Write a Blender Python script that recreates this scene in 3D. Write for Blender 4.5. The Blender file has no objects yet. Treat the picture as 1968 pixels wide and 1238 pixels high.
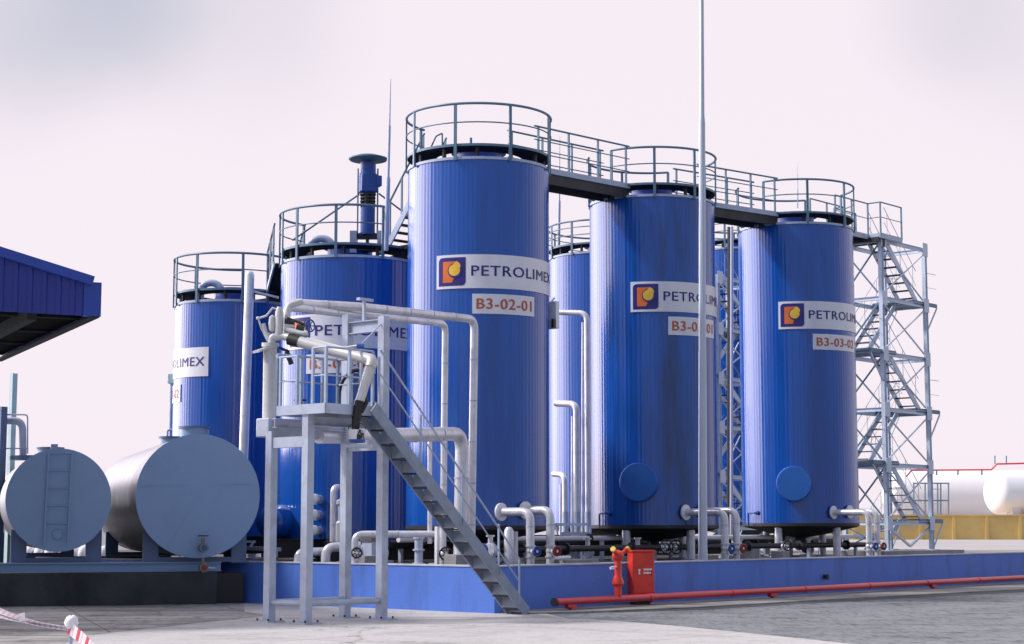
import bpy, bmesh, math, random
from mathutils import Vector, Matrix
random.seed(7)
S = bpy.context.scene
COL = S.collection
R_ = math.radians
pi = math.pi

# ------------------------------------------------------------------ camera model (used to measure the place)
FPX, CX, CY, EYE = 3400.0, 984.0, 619.0, 1.6
PITCH = math.atan(395.0 / FPX)
FW = Vector((0, math.cos(PITCH), math.sin(PITCH)))
UPV = Vector((0, -math.sin(PITCH), math.cos(PITCH)))
def ray(px, py): return FW + Vector((1, 0, 0)) * ((px - CX) / FPX) + UPV * ((CY - py) / FPX)
def W(px, py, Y):
    r = ray(px, py); return Vector((0, 0, EYE)) + r * (Y / r.y)
def G(px, py, z=0.0):
    r = ray(px, py); return Vector((0, 0, EYE)) + r * ((z - EYE) / r.z)
def zat(py, Y): return W(CX, py, Y).z
def xat(px, Y, z=1.6):
    # world x at depth Y and height z for a pixel column
    d = Y * math.cos(PITCH) + (z - EYE) * math.sin(PITCH)
    return (px - CX) / FPX * d

cam_d = bpy.data.cameras.new('camera'); cam = bpy.data.objects.new('camera', cam_d); COL.objects.link(cam)
cam.location = (0, 0, EYE); cam.rotation_euler = (pi / 2 + PITCH, 0, 0)
cam_d.sensor_width = 36; cam_d.lens = 36 * FPX / 1968; cam_d.clip_start = 0.1; cam_d.clip_end = 5000
S.camera = cam

# ------------------------------------------------------------------ materials
def mat(name, col, rough=0.5, metal=0.0, var=0.12, scale=3.0, stretch=(1, 1, 1), bump=0.0, bscale=40.0, coat=0.0, dirt=None, dirt_amt=0.0, dscale=1.2, dstretch=(1, 1, 1), spec=0.5, dlo=0.45, dhi=0.7, ior=1.5):
    m = bpy.data.materials.new(name); m.use_nodes = True
    nt = m.node_tree; N = nt.nodes; L = nt.links
    b = N['Principled BSDF']
    b.inputs['Roughness'].default_value = rough; b.inputs['Metallic'].default_value = metal
    b.inputs['Specular IOR Level'].default_value = spec; b.inputs['IOR'].default_value = ior
    if coat: b.inputs['Coat Weight'].default_value = coat; b.inputs['Coat Roughness'].default_value = 0.12
    tc = N.new('ShaderNodeTexCoord')
    def noise(sc, st, det=5.0, rg=0.6):
        mp = N.new('ShaderNodeMapping'); mp.inputs['Scale'].default_value = st
        L.new(tc.outputs['Object'], mp.inputs['Vector'])
        n = N.new('ShaderNodeTexNoise'); n.inputs['Scale'].default_value = sc; n.inputs['Detail'].default_value = det; n.inputs['Roughness'].default_value = rg
        L.new(mp.outputs['Vector'], n.inputs['Vector']); return n
    n = noise(scale, stretch)
    cr = N.new('ShaderNodeValToRGB')
    cr.color_ramp.elements[0].position = 0.3; cr.color_ramp.elements[1].position = 0.7
    cr.color_ramp.elements[0].color = [c * (1 - var) for c in col] + [1]
    cr.color_ramp.elements[1].color = [min(1, c * (1 + var)) for c in col] + [1]
    L.new(n.outputs['Fac'], cr.inputs['Fac'])
    out = cr.outputs['Color']
    if dirt is not None:
        n2 = noise(dscale, dstretch, 7.0, 0.65)
        r2 = N.new('ShaderNodeMapRange'); r2.inputs['From Min'].default_value = dlo; r2.inputs['From Max'].default_value = dhi
        r2.inputs['To Max'].default_value = dirt_amt
        L.new(n2.outputs['Fac'], r2.inputs['Value'])
        mx = N.new('ShaderNodeMix'); mx.data_type = 'RGBA'
        L.new(r2.outputs['Result'], mx.inputs['Factor']); L.new(out, mx.inputs[6]); mx.inputs[7].default_value = list(dirt) + [1]
        out = mx.outputs[2]
    L.new(out, b.inputs['Base Color'])
    rr = N.new('ShaderNodeMapRange'); rr.inputs['To Min'].default_value = max(0.02, rough - 0.08); rr.inputs['To Max'].default_value = min(1, rough + 0.08)
    L.new(n.outputs['Fac'], rr.inputs['Value']); L.new(rr.outputs['Result'], b.inputs['Roughness'])
    if bump:
        n3 = noise(bscale, (1, 1, 1))
        bp = N.new('ShaderNodeBump'); bp.inputs['Strength'].default_value = bump; bp.inputs['Distance'].default_value = 0.02
        L.new(n3.outputs['Fac'], bp.inputs['Height']); L.new(bp.outputs['Normal'], b.inputs['Normal'])
    return m

M = {}
M['tank'] = mat('tank_blue_cladding', (0.006, 0.083, 0.40), 0.18, 0.0, 0.10, 2.0, (6, 6, 0.25), dirt=(0.010, 0.035, 0.19), dirt_amt=0.40, dscale=1.1, dstretch=(1.6, 1.6, 0.22), ior=1.68)
M['tankdirty'] = mat('weathered_tank_cladding', (0.006, 0.083, 0.40), 0.18, 0.0, 0.10, 2.0, (6, 6, 0.25), dirt=(0.010, 0.035, 0.13), dirt_amt=0.9, dscale=1.1, dstretch=(1.6, 1.6, 0.22), ior=1.68)
M['hatch'] = mat('manhole_blue_paint', (0.018, 0.13, 0.48), 0.5, 0, 0.06, 3)
M['tankroof'] = mat('tank_roof_blue', (0.02, 0.06, 0.33), 0.4)
M['dark'] = mat('dark_steel', (0.018, 0.02, 0.024), 0.6, dirt=(0.05, 0.05, 0.055), dirt_amt=0.6)
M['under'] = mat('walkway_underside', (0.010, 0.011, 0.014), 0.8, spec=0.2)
M['steel'] = mat('bluegrey_painted_steel', (0.44, 0.50, 0.63), 0.42, 0, 0.08, 4, dirt=(0.27, 0.25, 0.25), dirt_amt=0.55, dscale=2.5)
M['rail'] = mat('railing_grey_paint', (0.10, 0.19, 0.28), 0.45, 0, 0.1, 5)
M['tower'] = mat('pale_tower_steel_paint', (0.60, 0.67, 0.79), 0.45, 0, 0.06, 4, dirt=(0.36, 0.41, 0.5), dirt_amt=0.4, dscale=2.0)
M['stair'] = mat('stair_shaded_paint', (0.24, 0.29, 0.38), 0.45, 0, 0.08, 4, dirt=(0.13, 0.15, 0.19), dirt_amt=0.5, dscale=3)  # platform steel darkened: shade of faces turned from the sun, put into the colour
M['rail2'] = mat('light_railing_paint', (0.36, 0.44, 0.58), 0.45, 0, 0.1, 5)
M['pipe'] = mat('aluminium_clad_pipe', (0.70, 0.70, 0.76), 0.30, 0.3, 0.08, 3, (3, 3, 1), dirt=(0.3, 0.29, 0.28), dirt_amt=0.5, dscale=2)
M['white'] = mat('white_paint', (0.78, 0.77, 0.80), 0.4, 0, 0.04, 3)
M['sign'] = mat('white_sign_sheet', (0.74, 0.74, 0.80), 0.35, 0, 0.03, 2, dirt=(0.55, 0.55, 0.6), dirt_amt=0.35, dscale=1.5, dstretch=(3, 3, 0.5))
M['farwhite'] = mat('vessel_hazy_white', (0.93, 0.91, 0.93), 0.6, 0, 0.02, 1)  # whiter than the other white paint, distance haze put into the colour
M['navy'] = mat('navy_lettering', (0.025, 0.02, 0.19), 0.4)
M['orange'] = mat('emblem_orange', (0.72, 0.17, 0.03), 0.4)
M['yellow'] = mat('emblem_yellow', (0.80, 0.50, 0.05), 0.4)
M['rust'] = mat('redbrown_lettering', (0.50, 0.11, 0.035), 0.45, 0, 0.15, 4)
M['red'] = mat('red_fire_paint', (0.74, 0.04, 0.02), 0.35, 0, 0.12, 4, coat=0.2, dirt=(0.22, 0.02, 0.02), dirt_amt=0.4, dscale=3)
M['redpipe'] = mat('red_fire_main_paint', (0.55, 0.014, 0.035), 0.35, 0, 0.1, 4, coat=0.2)
M['capyel'] = mat('yellow_cap_paint', (0.75, 0.50, 0.05), 0.4)
M['dike'] = mat('blue_wall_paint', (0.075, 0.185, 0.62), 0.6, 0, 0.08, 0.8, bump=0.25, bscale=18, dirt=(0.03, 0.045, 0.17), dirt_amt=0.5, dscale=0.9, dstretch=(1.5, 1.5, 0.35), dlo=0.52, dhi=0.75)
M['coping'] = mat('wall_coping_cement', (0.48, 0.49, 0.55), 0.8, 0, 0.2, 3)
M['hdisc'] = mat('grey_tank_end_paint', (0.235, 0.355, 0.56), 0.40, 0, 0.06, 1.6, dirt=(0.165, 0.26, 0.43), dirt_amt=0.45, dscale=1.6, bump=0.12, bscale=3)
M['hbody'] = mat('grey_tank_body_paint', (0.27, 0.28, 0.31), 0.40, 0.45, 0.10, 1.2, dirt=(0.14, 0.14, 0.16), dirt_amt=0.7, dscale=1.0, dstretch=(2, 2, 0.6))
M['hframe'] = mat('saddle_blue_steel', (0.10, 0.15, 0.27), 0.5)
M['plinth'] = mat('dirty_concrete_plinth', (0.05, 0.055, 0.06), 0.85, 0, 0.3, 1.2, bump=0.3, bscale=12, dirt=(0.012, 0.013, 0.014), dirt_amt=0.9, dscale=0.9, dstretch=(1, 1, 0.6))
M['conc'] = mat('concrete', (0.34, 0.335, 0.33), 0.85, 0, 0.12, 0.6, bump=0.2, bscale=20)
M['yard'] = mat('shade_dark_yard_concrete', (0.055, 0.055, 0.058), 0.85, 0, 0.35, 0.8, bump=0.2, bscale=15, dirt=(0.012, 0.012, 0.014), dirt_amt=0.9, dscale=0.5)  # near-black base, the shade under the tanks put into the colour
M['block'] = mat('cement_block', (0.30, 0.30, 0.31), 0.85, 0, 0.2, 2)
M['farpave'] = mat('far_pavement', (0.36, 0.35, 0.345), 0.9, 0, 0.12, 0.08)
M['yelwall'] = mat('ochre_wall_paint', (0.80, 0.55, 0.19), 0.7, 0, 0.08, 0.3, dirt=(0.36, 0.24, 0.10), dirt_amt=0.4, dscale=0.25)
M['fascia'] = mat('blue_fascia_sheet', (0.016, 0.03, 0.24), 0.4, 0, 0.1, 1)
M['fascia2'] = mat('blue_flashing', (0.02, 0.055, 0.33), 0.35, 0, 0.08, 1)
M['soffit'] = mat('shade_dark_soffit', (0.004, 0.004, 0.005), 0.9, spec=0.1)  # near-black, the shade below the canopy roof put into the colour
M['soffbeam'] = mat('soffit_beam_steel', (0.016, 0.021, 0.024), 0.7)  # darkened for the same canopy shade
M['black'] = mat('black_rubber', (0.012, 0.012, 0.014), 0.5)
M['tar'] = mat('tar_coating', (0.008, 0.008, 0.01), 0.25, 0, 0.2, 6, bump=0.6, bscale=30)
M['bluev'] = mat('valve_blue_paint', (0.02, 0.08, 0.33), 0.45)
M['redv'] = mat('valve_red_paint', (0.26, 0.025, 0.025), 0.45)
M['brass'] = mat('valve_brass', (0.20, 0.18, 0.15), 0.4, 0.6)
M['arm'] = mat('loading_arm_paint', (0.60, 0.60, 0.60), 0.42, 0.15, 0.12, 4, dirt=(0.25, 0.24, 0.23), dirt_amt=0.5, dscale=4)
M['mixer'] = mat('mixer_blue_paint', (0.02, 0.07, 0.30), 0.4, 0, 0.15, 5)
M['mixtop'] = mat('mixer_hood_paint', (0.05, 0.13, 0.19), 0.5, 0, 0.15, 5)
M['teal'] = mat('pale_teal_post_paint', (0.42, 0.58, 0.62), 0.5)
M['bucketw'] = mat('bucket_tar_stained_white', (0.75, 0.75, 0.78), 0.4, 0, 0.03, 3, dirt=(0.01, 0.01, 0.012), dirt_amt=1.0, dscale=5, dstretch=(1, 1, 0.4), dlo=0.55, dhi=0.6)
M['galv'] = mat('galvanised_pole', (0.47, 0.52, 0.62), 0.4, 0.3, 0.08, 2, (3, 3, 0.5))

# ground materials
def ground_mat(name, ca, cb, stain, joints):
    m = bpy.data.materials.new(name); m.use_nodes = True
    nt = m.node_tree; N = nt.nodes; L = nt.links; b = N['Principled BSDF']
    geo = N.new('ShaderNodeNewGeometry')
    def nz(sc, st=(1, 1, 1), det=8, rg=0.65, rot=0.0):
        mp = N.new('ShaderNodeMapping'); mp.inputs['Scale'].default_value = st; mp.inputs['Rotation'].default_value = (0, 0, rot)
        L.new(geo.outputs['Position'], mp.inputs['Vector'])
        n = N.new('ShaderNodeTexNoise'); n.inputs['Scale'].default_value = sc; n.inputs['Detail'].default_value = det; n.inputs['Roughness'].default_value = rg
        L.new(mp.outputs['Vector'], n.inputs['Vector']); return n
    def ramp(n, p0, p1, c0, c1):
        r = N.new('ShaderNodeValToRGB'); r.color_ramp.elements[0].position = p0; r.color_ramp.elements[1].position = p1
        r.color_ramp.elements[0].color = list(c0) + [1]; r.color_ramp.elements[1].color = list(c1) + [1]
        L.new(n.outputs['Fac'], r.inputs['Fac']); return r
    def mul(a, bb, fac=1.0):
        mx = N.new('ShaderNodeMix'); mx.data_type = 'RGBA'; mx.blend_type = 'MULTIPLY'; mx.inputs['Factor'].default_value = fac
        L.new(a, mx.inputs[6]); L.new(bb, mx.inputs[7]); return mx.outputs[2]
    base = ramp(nz(0.35), 0.3, 0.7, ca, cb).outputs['Color']
    fine = ramp(nz(25.0), 0.25, 0.75, (0.8,) * 3, (1.12,) * 3).outputs['Color']
    c = mul(base, fine)
    for (sc, st, p0, p1, dk, rot) in stain:
        c = mul(c, ramp(nz(sc, st, rot=rot), p0, p1, (dk,) * 3, (1, 1, 1)).outputs['Color'])
    if joints:
        mp = N.new('ShaderNodeMapping'); mp.inputs['Rotation'].default_value = (0, 0, joints[1]); mp.inputs['Location'].default_value = (joints[2], joints[3], 0)
        L.new(geo.outputs['Position'], mp.inputs['Vector'])
        br = N.new('ShaderNodeTexBrick'); br.offset = 0; br.inputs['Scale'].default_value = 1.0
        br.inputs['Brick Width'].default_value = joints[0]; br.inputs['Row Height'].default_value = joints[0]
        br.inputs['Mortar Size'].default_value = 0.018; br.inputs['Mortar Smooth'].default_value = 0.3
        br.inputs['Color1'].default_value = (1, 1, 1, 1); br.inputs['Color2'].default_value = (0.9, 0.9, 0.9, 1); br.inputs['Mortar'].default_value = (0.45, 0.44, 0.42, 1)
        L.new(mp.outputs['Vector'], br.inputs['Vector']); c = mul(c, br.outputs['Color'])
        vo = N.new('ShaderNodeTexVoronoi'); vo.feature = 'DISTANCE_TO_EDGE'; vo.inputs['Scale'].default_value = 0.16
        wn = nz(1.3); wm = N.new('ShaderNodeVectorMath'); wm.operation = 'SCALE'; wm.inputs['Scale'].default_value = 1.2; L.new(wn.outputs['Color'], wm.inputs[0])
        wa = N.new('ShaderNodeVectorMath'); wa.operation = 'ADD'; L.new(geo.outputs['Position'], wa.inputs[0]); L.new(wm.outputs[0], wa.inputs[1]); L.new(wa.outputs[0], vo.inputs['Vector'])
        rc = N.new('ShaderNodeValToRGB'); rc.color_ramp.elements[0].position = 0.001; rc.color_ramp.elements[1].position = 0.005; rc.color_ramp.elements[0].color = (0.35, 0.34, 0.33, 1)
        L.new(vo.outputs['Distance'], rc.inputs['Fac']); c = mul(c, rc.outputs['Color'])
    L.new(c, b.inputs['Base Color']); b.inputs['Roughness'].default_value = 0.85
    bp = N.new('ShaderNodeBump'); bp.inputs['Strength'].default_value = 0.35; bp.inputs['Distance'].default_value = 0.03
    L.new(nz(9.0).outputs['Fac'], bp.inputs['Height']); L.new(bp.outputs['Normal'], b.inputs['Normal'])
    return m
M['ground'] = ground_mat('asphalt_ground', (0.16, 0.175, 0.19), (0.25, 0.265, 0.285), [(0.9, (1, 1.4, 1), 0.34, 0.47, 0.5, 0.0), (1.3, (1, 0.55, 1), 0.33, 0.37, 0.35, 0.3), (4.0, (1.2, 0.3, 1), 0.36, 0.44, 0.55, 0.15), (9.0, (1, 0.2, 1), 0.36, 0.52, 0.62, 0.0)], None)
M['pave'] = ground_mat('concrete_pavement', (0.50, 0.495, 0.49), (0.60, 0.59, 0.585), [(0.5, (1, 1.6, 1), 0.30, 0.5, 0.70, 0.3), (2.2, (0.5, 2.0, 1), 0.30, 0.42, 0.72, 0.2), (2.5, (1, 0.3, 1), 0.30, 0.40, 0.8, 0.1), (8.0, (1, 0.25, 1), 0.3, 0.5, 0.85, 0.1)], (4.2, 0.62, 0.6, 1.7))
M['oilpave'] = ground_mat('stained_concrete', (0.26, 0.255, 0.245), (0.54, 0.53, 0.51), [(0.5, (0.6, 2.2, 1), 0.36, 0.56, 0.42, -0.25), (1.6, (0.35, 2.6, 1), 0.38, 0.46, 0.42, -0.25), (3.0, (1, 0.3, 1), 0.34, 0.44, 0.6, -0.2), (9.0, (1, 0.25, 1), 0.33, 0.5, 0.75, 0.1)], (3.1, -0.32, 0.3, 0.9))
M['gutter'] = ground_mat('dark_gutter', (0.05, 0.055, 0.06), (0.11, 0.115, 0.12), [(1.5, (1, 1, 1), 0.32, 0.5, 0.5, 0.0)], None)  # dark mottled strip along the apron edge
M['apron'] = ground_mat('apron_concrete', (0.22, 0.215, 0.205), (0.34, 0.33, 0.315), [(1.2, (1, 1, 1), 0.32, 0.5, 0.55, 0.0)], None)

# ------------------------------------------------------------------ mesh builder
class MB:
    def __init__(s): s.v = []; s.f = []; s.m = []
    def add(s, vs, fs, mi=0):
        o = len(s.v); s.v += [Vector(a) for a in vs]; s.f += [tuple(i + o for i in f) for f in fs]; s.m += [mi] * len(fs); return s
    def frame(s, c, ax, ay, az, mi=0):
        # box from centre and three half-axis vectors
        c = Vector(c); P = []
        for k in (-1, 1):
            for j in (-1, 1):
                for i in (-1, 1): P.append(c + ax * i + ay * j + az * k)
        F = [(0, 2, 3, 1), (4, 5, 7, 6), (0, 1, 5, 4), (2, 6, 7, 3), (0, 4, 6, 2), (1, 3, 7, 5)]
        if ax.cross(ay).dot(az) < 0: F = [tuple(reversed(f)) for f in F]
        return s.add(P, F, mi)
    def box(s, c, sx, sy, sz, dx=Vector((1, 0, 0)), mi=0):
        dx = Vector((dx[0], dx[1], 0)).normalized(); dy = Vector((-dx.y, dx.x, 0))
        return s.frame(c, dx * sx / 2, dy * sy / 2, Vector((0, 0, sz / 2)), mi)
    def beam(s, a, b, w, h, up=Vector((0, 0, 1)), mi=0):
        a = Vector(a); b = Vector(b); d = b - a; L = d.length; d.normalize()
        if abs(d.dot(up)) > 0.99: up = Vector((U[0], U[1], 0))
        sd = d.cross(up).normalized(); up2 = sd.cross(d).normalized()
        return s.frame((a + b) / 2, d * L / 2, sd * w / 2, up2 * h / 2, mi)
    def ibeam(s, a, b, w, h, t=0.012, up=Vector((0, 0, 1))):
        a = Vector(a); b = Vector(b); d = (b - a).normalized()
        if abs(d.dot(up)) > 0.99: up = Vector((U[0], U[1], 0))
        sd = d.cross(up).normalized(); u2 = sd.cross(d).normalized()
        for k in (-1, 1): s.beam(a + u2 * k * (h - t) / 2, b + u2 * k * (h - t) / 2, w, t, up)
        return s.beam(a, b, t, h - 2 * t, up)
    def tube(s, pts, r, n=12, caps=True, mi=0, closed=False):
        pts = [Vector(p) for p in pts]; k = len(pts); rad = r if isinstance(r, (list, tuple)) else [r] * k
        T = []
        for i in range(k):
            if closed: d = pts[(i + 1) % k] - pts[i - 1]
            elif i == 0: d = pts[1] - pts[0]
            elif i == k - 1: d = pts[-1] - pts[-2]
            else: d = (pts[i + 1] - pts[i]).normalized() + (pts[i] - pts[i - 1]).normalized()
            T.append(d.normalized())
        ref = Vector((0, 0, 1)) if abs(T[0].z) < 0.9 else Vector((1, 0, 0))
        nrm = (ref - T[0] * ref.dot(T[0])).normalized(); vs = []
        for i in range(k):
            nrm = (nrm - T[i] * nrm.dot(T[i])).normalized(); bn = T[i].cross(nrm)
            for j in range(n):
                a = 2 * pi * j / n; vs.append(pts[i] + (nrm * math.cos(a) + bn * math.sin(a)) * rad[i])
        fs = []
        for i in range(k if closed else k - 1):
            i2 = (i + 1) % k
            for j in range(n):
                fs.append((i * n + j, i * n + (j + 1) % n, i2 * n + (j + 1) % n, i2 * n + j))
        if caps and not closed:
            fs.append(tuple(reversed(range(n)))); fs.append(tuple(range((k - 1) * n, k * n)))
        return s.add(vs, fs, mi)
    def pipe(s, pts, r, fil=None, n=14):
        return s.tube(fillet(pts, fil if fil else r * 2.6), r, n)
    def lathe(s, o, prof, n=32, ax=Vector((0, 0, 1)), mi=0):
        # prof: list of (radius, distance along axis)
        o = Vector(o); ax = Vector(ax).normalized()
        ref = Vector((0, 0, 1)) if abs(ax.z) < 0.9 else Vector((1, 0, 0))
        a = (ref - ax * ref.dot(ax)).normalized(); b = ax.cross(a); vs = []; fs = []; rows = []
        for (r, h) in prof:
            if r < 1e-6: rows.append([len(vs)]); vs.append(o + ax * h)
            else:
                rows.append(list(range(len(vs), len(vs) + n)))
                for j in range(n):
                    t = 2 * pi * j / n; vs.append(o + ax * h + (a * math.cos(t) + b * math.sin(t)) * r)
        for p, q in zip(rows[:-1], rows[1:]):
            for j in range(n):
                j2 = (j + 1) % n
                if len(p) == 1 and len(q) == 1: continue
                if len(p) == 1: fs.append((p[0], q[j2], q[j])) if False else fs.append((p[0], q[j], q[j2])[::-1])
                elif len(q) == 1: fs.append((p[j], p[j2], q[0]))
                else: fs.append((p[j], p[j2], q[j2], q[j]))
        return s.add(vs, fs, mi)
    def cyl(s, a, b, r, n=16):
        a = Vector(a); b = Vector(b); L = (b - a).length
        return s.lathe(a, [(0, 0), (r, 0), (r, L), (0, L)], n, b - a)
    def torus(s, c, R, r, ax=Vector((0, 0, 1)), n=28, k=8):
        ax = Vector(ax).normalized(); ref = Vector((0, 0, 1)) if abs(ax.z) < 0.9 else Vector((1, 0, 0))
        a = (ref - ax * ref.dot(ax)).normalized(); b = ax.cross(a)
        return s.tube([Vector(c) + (a * math.cos(2 * pi * i / n) + b * math.sin(2 * pi * i / n)) * R for i in range(n)], r, k, closed=True)
    def sphere(s, c, r, n=16, sz=1.0):
        return s.lathe(Vector(c) - Vector((0, 0, r * sz)), [(r * math.sin(pi * i / 10) if 0 < i < 10 else 0, r * sz * (1 - math.cos(pi * i / 10))) for i in range(11)], n)
def fillet(pts, r, k=6):
    pts = [Vector(p) for p in pts]; out = [pts[0]]
    for i in range(1, len(pts) - 1):
        a, b, c = pts[i - 1], pts[i], pts[i + 1]; d1 = (a - b); d2 = (c - b)
        q = min(r, d1.length * 0.49, d2.length * 0.49); p1 = b + d1.normalized() * q; p2 = b + d2.normalized() * q
        for j in range(k + 1):
            t = j / k; out.append(p1 * (1 - t) ** 2 + b * 2 * t * (1 - t) + p2 * t * t)
    out.append(pts[-1]); return out

def link_mesh(name, mb, m, origin=Vector((0, 0, 0)), parent=None, angle=35, bevel=0.0):
    me = bpy.data.meshes.new(name)
    me.from_pydata([tuple(v - origin) for v in mb.v], [], mb.f)
    for q in (m if isinstance(m, (list, tuple)) else [m]): me.materials.append(q)
    if isinstance(m, (list, tuple)):
        me.polygons.foreach_set('material_index', mb.m)
    me.polygons.foreach_set('use_smooth', [True] * len(me.polygons))
    me.update(); me.validate()
    me.set_sharp_from_angle(angle=R_(angle))
    o = bpy.data.objects.new(name, me); COL.objects.link(o)
    if parent: o.parent = parent
    if bevel:
        bv = o.modifiers.new('bevel', 'BEVEL'); bv.width = bevel; bv.segments = 2; bv.limit_method = 'ANGLE'; bv.angle_limit = R_(40)
    return o
def tag(o, label=None, cat=None, group=None, kind=None):
    if label: o['label'] = label
    if cat: o['category'] = cat
    if group: o['group'] = group
    if kind: o['kind'] = kind
    return o
class Thing:
    def __init__(s, name, loc, label, cat, group=None):
        s.loc = Vector(loc); s.e = bpy.data.objects.new(name, None); COL.objects.link(s.e); s.e.location = s.loc
        s.e.empty_display_size = 0.2; tag(s.e, label, cat, group)
    def part(s, name, mb, m, parent=None, angle=35, label=None, bevel=0.0):
        o = link_mesh(name, mb, m, s.loc, parent if parent else s.e, angle, bevel)
        if label: o['label'] = label
        return o
def solo(name, mb, m, loc, label, cat, group=None, angle=35, bevel=0.0):
    o = link_mesh(name, mb, m, Vector(loc), None, angle, bevel); o.location = loc; return tag(o, label, cat, group)
def struct(name, mb, m, kind='structure'):
    o = link_mesh(name, mb, m); o['kind'] = kind; return o

U = Vector((0.66, 0.751, 0)).normalized(); V = Vector((-U.y, U.x, 0))
UW = Vector((0.635, 0.773, 0)).normalized(); VW = Vector((-UW.y, UW.x, 0))
ZU = Vector((0, 0, 1))
FLOOR = 0.80

# ------------------------------------------------------------------ ground
def sheet(name, pts, z, m, thick=None):
    mb = MB(); n = len(pts)
    if thick is None: mb.add([(p[0], p[1], z) for p in pts], [tuple(range(n))])
    else:
        mb.add([(p[0], p[1], z) for p in pts] + [(p[0], p[1], z - thick) for p in pts],
               [tuple(range(n)), tuple(range(2 * n - 1, n - 1, -1))] + [((i + 1) % n, i, i + n, (i + 1) % n + n) for i in range(n)])
    return struct(name, mb, m)
sheet('ground', [(-2500, -300), (2500, -300), (2500, 3000), (-2500, 3000)], -0.006, M['ground'])
CORN = G(950, 1179); CORN.z = 0
def wallpt(t, off=0.0, z=0.0): return Vector((CORN.x, CORN.y, 0)) + UW * t - VW * off + ZU * z   # off>0 : in front of the wall
# pale concrete roadway in front, its edge curving away to the right
edge = [G(px, py) for px, py in ((1092, 1189), (1130, 1190), (1180, 1193), (1240, 1198), (1320, 1205), (1420, 1215), (1530, 1226), (1640, 1238), (1760, 1251))]
road = [(-14, 4)] + [(20, 4)] + [(p.x, p.y) for p in reversed(edge)] + [(CORN.x + 0.45, CORN.y - 0.75), (CORN.x - 8, CORN.y + 8), (-9.5, 36)]
road = [(-30, 2), (30, 2), (9.5, 21)] + [(p.x, p.y) for p in reversed(edge)]
q = wallpt(0.6, 0.75)
road += [(q.x, q.y), (-0.6, 34.2), (-9, 44), (-30, 44)]
sheet('concrete_road', road, 0.0, M['pave'])
# stained older slab on the left, under the grey tanks
a = G(-60, 1163); 
oil = [G(470, 1176), G(520, 1183), G(300, 1206), G(160, 1222), G(60, 1262), G(-200, 1262), Vector((-14, 38, 0)), Vector((-12, 47, 0)), Vector((-6.2, 41.2, 0))]
sheet('stained_slab', [(p.x, p.y) for p in oil], 0.004, M['oilpave'])
# apron strip along the foot of the wall
ap = [wallpt(0.2, -0.1), wallpt(95, -0.1), wallpt(95, 6.0), wallpt(24, 3.0), wallpt(11, 2.0), wallpt(4, 1.75), wallpt(1.2, 1.2), wallpt(0.2, 0.7)]
sheet('wall_apron', [(p.x, p.y) for p in reversed(ap)], 0.03, M['apron'], 0.05)
gt = [wallpt(95, 5.9), wallpt(24, 2.9), wallpt(11, 1.9), wallpt(4, 1.65), wallpt(1.8, 1.2), wallpt(1.8, 1.5), wallpt(4, 2.15), wallpt(11, 2.5), wallpt(24, 3.7), wallpt(95, 7.0)]
sheet('gutter_strip', [(p.x, p.y) for p in reversed(gt)], -0.001, M['gutter'])
# raised yard inside the bund
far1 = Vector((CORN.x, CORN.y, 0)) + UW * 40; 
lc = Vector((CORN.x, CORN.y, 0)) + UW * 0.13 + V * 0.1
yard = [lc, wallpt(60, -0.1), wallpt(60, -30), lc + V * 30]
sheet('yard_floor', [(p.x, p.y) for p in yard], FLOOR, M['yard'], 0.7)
sheet('far_pavement', [wallpt(16, -9).to_tuple()[:2], wallpt(24, -0.3).to_tuple()[:2], wallpt(140, -0.3).to_tuple()[:2], (190, 200), (170, 420), (-30, 420)], FLOOR + 0.012, M['farpave'], 0.3)

# ------------------------------------------------------------------ containment wall
t = Thing('containment_wall', CORN, 'low blue painted containment wall running round the tank yard', 'wall')
mb = MB(); Hh = 0.86
mb.beam(wallpt(0, -0.1, Hh / 2), wallpt(95, -0.1, Hh / 2), 0.2, Hh)
left_end = Vector((CORN.x, CORN.y, 0)) + V * 15
mb.beam(Vector((CORN.x, CORN.y, Hh / 2)) + UW * 0.1 - V * 0.0, left_end + UW * 0.1 + ZU * Hh / 2, 0.2, Hh)
t.part('wall_face', mb, M['dike'])
mb = MB(); mb.beam(wallpt(-0.02, -0.1, Hh + 0.014), wallpt(95, -0.1, Hh + 0.014), 0.24, 0.028)
mb.beam(Vector((CORN.x, CORN.y, Hh + 0.014)) + UW * 0.1 + V * 0.2, left_end + UW * 0.1 + ZU * (Hh + 0.014), 0.24, 0.028)
t.part('coping', mb, M['coping'])
mb = MB(); d = wallpt(12.4, 0, 0.42); mb.cyl(d - VW * -0.02, d - VW * 0.12, 0.055); mb.torus(d - VW * 0.1, 0.06, 0.015, VW)
t.part('drain_pipe', mb, M['dark'])

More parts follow.
